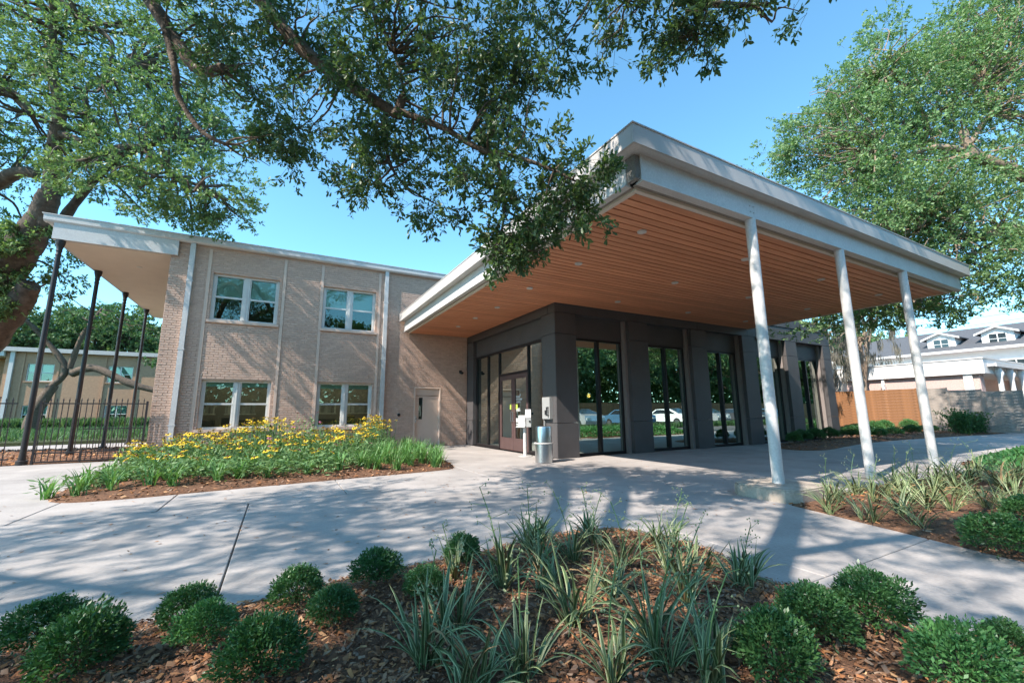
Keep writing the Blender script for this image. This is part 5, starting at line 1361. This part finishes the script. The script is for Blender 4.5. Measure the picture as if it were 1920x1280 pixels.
for i, (x, y) in enumerate(sorted([(-2.2, 12.9), (-1.3, 11.6), (-.2, 11.9), (.6, 12.4), (1.2, 12.0), (1.7, 11.8), (.9, 10.0), (-.9, 10.4), (2.2, 12.0), (0, 10.7), (1.6, 10.8), (-2.5, 11.8), (.5, 13.8), (-1.9, 12), (1.0, 13.8), (-.6, 13.9), (-2.4, 9.9), (-1.9, 9.4), (-1.3, 9.3), (-.8, 9.6), (-.2, 9.4), (.3, 9.3), (.8, 9.3), (1.3, 9.7), (-2.6, 9.6), (-1.6, 9.9), (.1, 9.9), (-.6, 9.3), (1.5, 10.2), (.6, 10.5), (-1.4, 10.5), (-2.1, 11)], key=lambda p: img_x(p[0], p[1], .3))):
    t = thing('leafy_perennial', 'green leafy perennial without blooms in the island, %s from the left' % ordinal(i), 'plant', (x, y, bed_island.z(x, y)), random.uniform(0, 6), 'leafy perennials in the flower island')
    o = link_mesh('foliage', random.choice(FO[.5]), t, kind='stuff'); o.scale = (1.5, 1.5, random.uniform(.7, 1.0) if y > 10.8 else random.uniform(.5, .7))

# grass strip and lawn behind the fence
def grass_patch(label, n, x0, x1, y0, y1, z, L):
    P = np.stack([rng.uniform(x0, x1, n), rng.uniform(y0, y1, n), np.full(n, z)], 1)
    V, F = leaves(P, rng.normal(size=(n, 3)) * .3 + np.array((0, 0, 1)), L * (.6 + .8 * rng.random(n)), L * .16, False)
    tag(link_mesh('grass', np_mesh('grass', V, F, m_far)), label, 'grass', kind='stuff')
grass_patch('green grass between the path and the far building', 16000, -20, -3.4, 26.6, 47, .1, .32)
grass_patch('tall green border grass along the far brick wall', 9000, -19, -6, 46, 48.7, .1, .8)

# ------------------------------------------------------------------ across the drive: what the windows mirror
def car(label, x, y, rz, paint, group):
    t = thing('parked_car', label, 'car', (x, y, -.045), rz, group)
    prof = [(-2.2, .35), (-2.25, .62), (-2.15, .92), (-1.5, .98), (-.85, 1.40), (.55, 1.46), (1.55, 1.05), (2.15, .95), (2.25, .6), (2.2, .35)]
    b = MB(); W2 = .88; n = len(prof)
    def yw(z): return W2 * (1 - .22 * max(0, (z - .95) / .5))
    V_ = [(px, -yw(pz), pz) for px, pz in prof] + [(px, yw(pz), pz) for px, pz in prof]
    b.add(V_, [tuple(range(n)), tuple(range(2 * n - 1, n - 1, -1))] + [(i, n + i, n + (i + 1) % n, (i + 1) % n) for i in range(n)])
    body = link_mesh('body', b.mesh('body', paint), t)
    for s in (-1, 1):
        gmb = MB(); z0, z1 = 1.01, 1.36
        gmb.add([(-1.25, s * (yw(z0) + .004), z0), (1.25, s * (yw(z0) + .004), z0), (.55, s * (yw(z1) + .004), z1), (-.78, s * (yw(z1) + .004), z1)], [(0, 1, 2, 3) if s < 0 else (3, 2, 1, 0)])
        link_mesh('side_window', gmb.mesh('side_window', m_carglass), t)
    for (xa, za, xb, zb, nm) in ((-1.47, 1.0, -.88, 1.385, 'rear_window'), (1.5, 1.075, .6, 1.445, 'windscreen')):
        e = .012 * (1 if xa > 0 else -1)
        gmb = MB(); gmb.add([(xa + e, -yw(za) * .9, za + .012), (xa + e, yw(za) * .9, za + .012), (xb + e, yw(zb) * .92, zb + .012), (xb + e, -yw(zb) * .92, zb + .012)], [(0, 1, 2, 3) if xa > 0 else (3, 2, 1, 0)])
        link_mesh(nm, gmb.mesh(nm, m_carglass), t)
    wm = MB(); nn = 16
    wm.tube([(0, -.11, 0), (0, .11, 0)], .33, nn, 0); wm.tube([(0, -.118, 0), (0, .118, 0)], .20, 12, 1); wme = wm.mesh('wheel', [m_tyre, m_rim])
    for wx in (-1.35, 1.38):
        for wy in (-.80, .80): link_mesh('wheel', wme, t, (wx, wy, .33))
    for sy in (-1, 1):
        h_ = MB(); h_.box(2.19, 2.262, sy * .62 - .16, sy * .62 + .16, .66, .80); link_mesh('headlight', h_.mesh('headlight', m_lamp), t)
    return t
for i, (x, y, rz, p, lb) in enumerate([(15.5, -7.5, 1.50, 2, 'dark grey car parked across the drive, mirrored in the first bay'), (20.5, -7.6, 1.62, 0, 'silver car parked across the drive beside the dark grey one'), (25.5, -7.4, 1.57, 3, 'blue car parked in the row across the drive'),
                                       (30.5, -7.5, 1.5, 1, 'white car parked nose out next to the blue car'), (35.0, -7.5, 1.6, 0, 'silver car parked next to the nose out white car'), (40, -7.4, 1.55, 2, 'grey car parked beyond the silver pair across the drive'), (46, -7.5, 1.57, 3, 'blue car parked at the far end of the row')]):
    car(lb, x, y, rz, m_car[p], 'cars parked across the drive')
t = thing('plank_fence', 'brown upright plank fence behind the parked cars', 'fence', (30, -14.5, 0))
m = MB(); x = -10
while x < 80: m.box(x, x + .14, -14.52, -14.49, 0, 2.1); x += .15
m.build('planks', m_rwood, t, kind='stuff'); MB().box(-10, 80, -14.48, -14.44, 1.7, 1.8).box(-10, 80, -14.48, -14.44, .4, .5).build('rails', m_rwood, t)
grass_patch('low green planting between the drive and parked cars', 9000, 2, 60, -4.1, -3.0, -.05, .4)
for i, (x, y, h, r, zc) in enumerate([(8, -19, 9, 5, 7), (17, -20, 10, 5.5, 7.5), (27, -19, 9, 5.5, 7), (37, -20, 10, 6, 8), (48, -19, 9, 5.5, 7), (60, -21, 10, 6, 8), (75, -20, 10, 7, 8)]):
    plain_tree('leafy tree behind the plank fence across the drive, %s along' % ordinal(i), x, y, h, r, zc, m_far, 12, L=.36, W=.2, dens=1.5, group='trees across the drive')

n = 60000
P = np.stack([rng.uniform(-90, 110, n), rng.uniform(-28, -23, n), rng.random(n) ** .8 * 9.5], 1)
P[:, 2] *= .62 + .38 * np.sin(P[:, 0] * .35) ** 2
V, F = leaves(P, rng.normal(size=(n, 3)), .75, .42, False)
tag(link_mesh('treeline', np_mesh('treeline', V, F, m_far)), 'unbroken green treeline beyond the drive behind the viewer', 'treeline', kind='stuff')
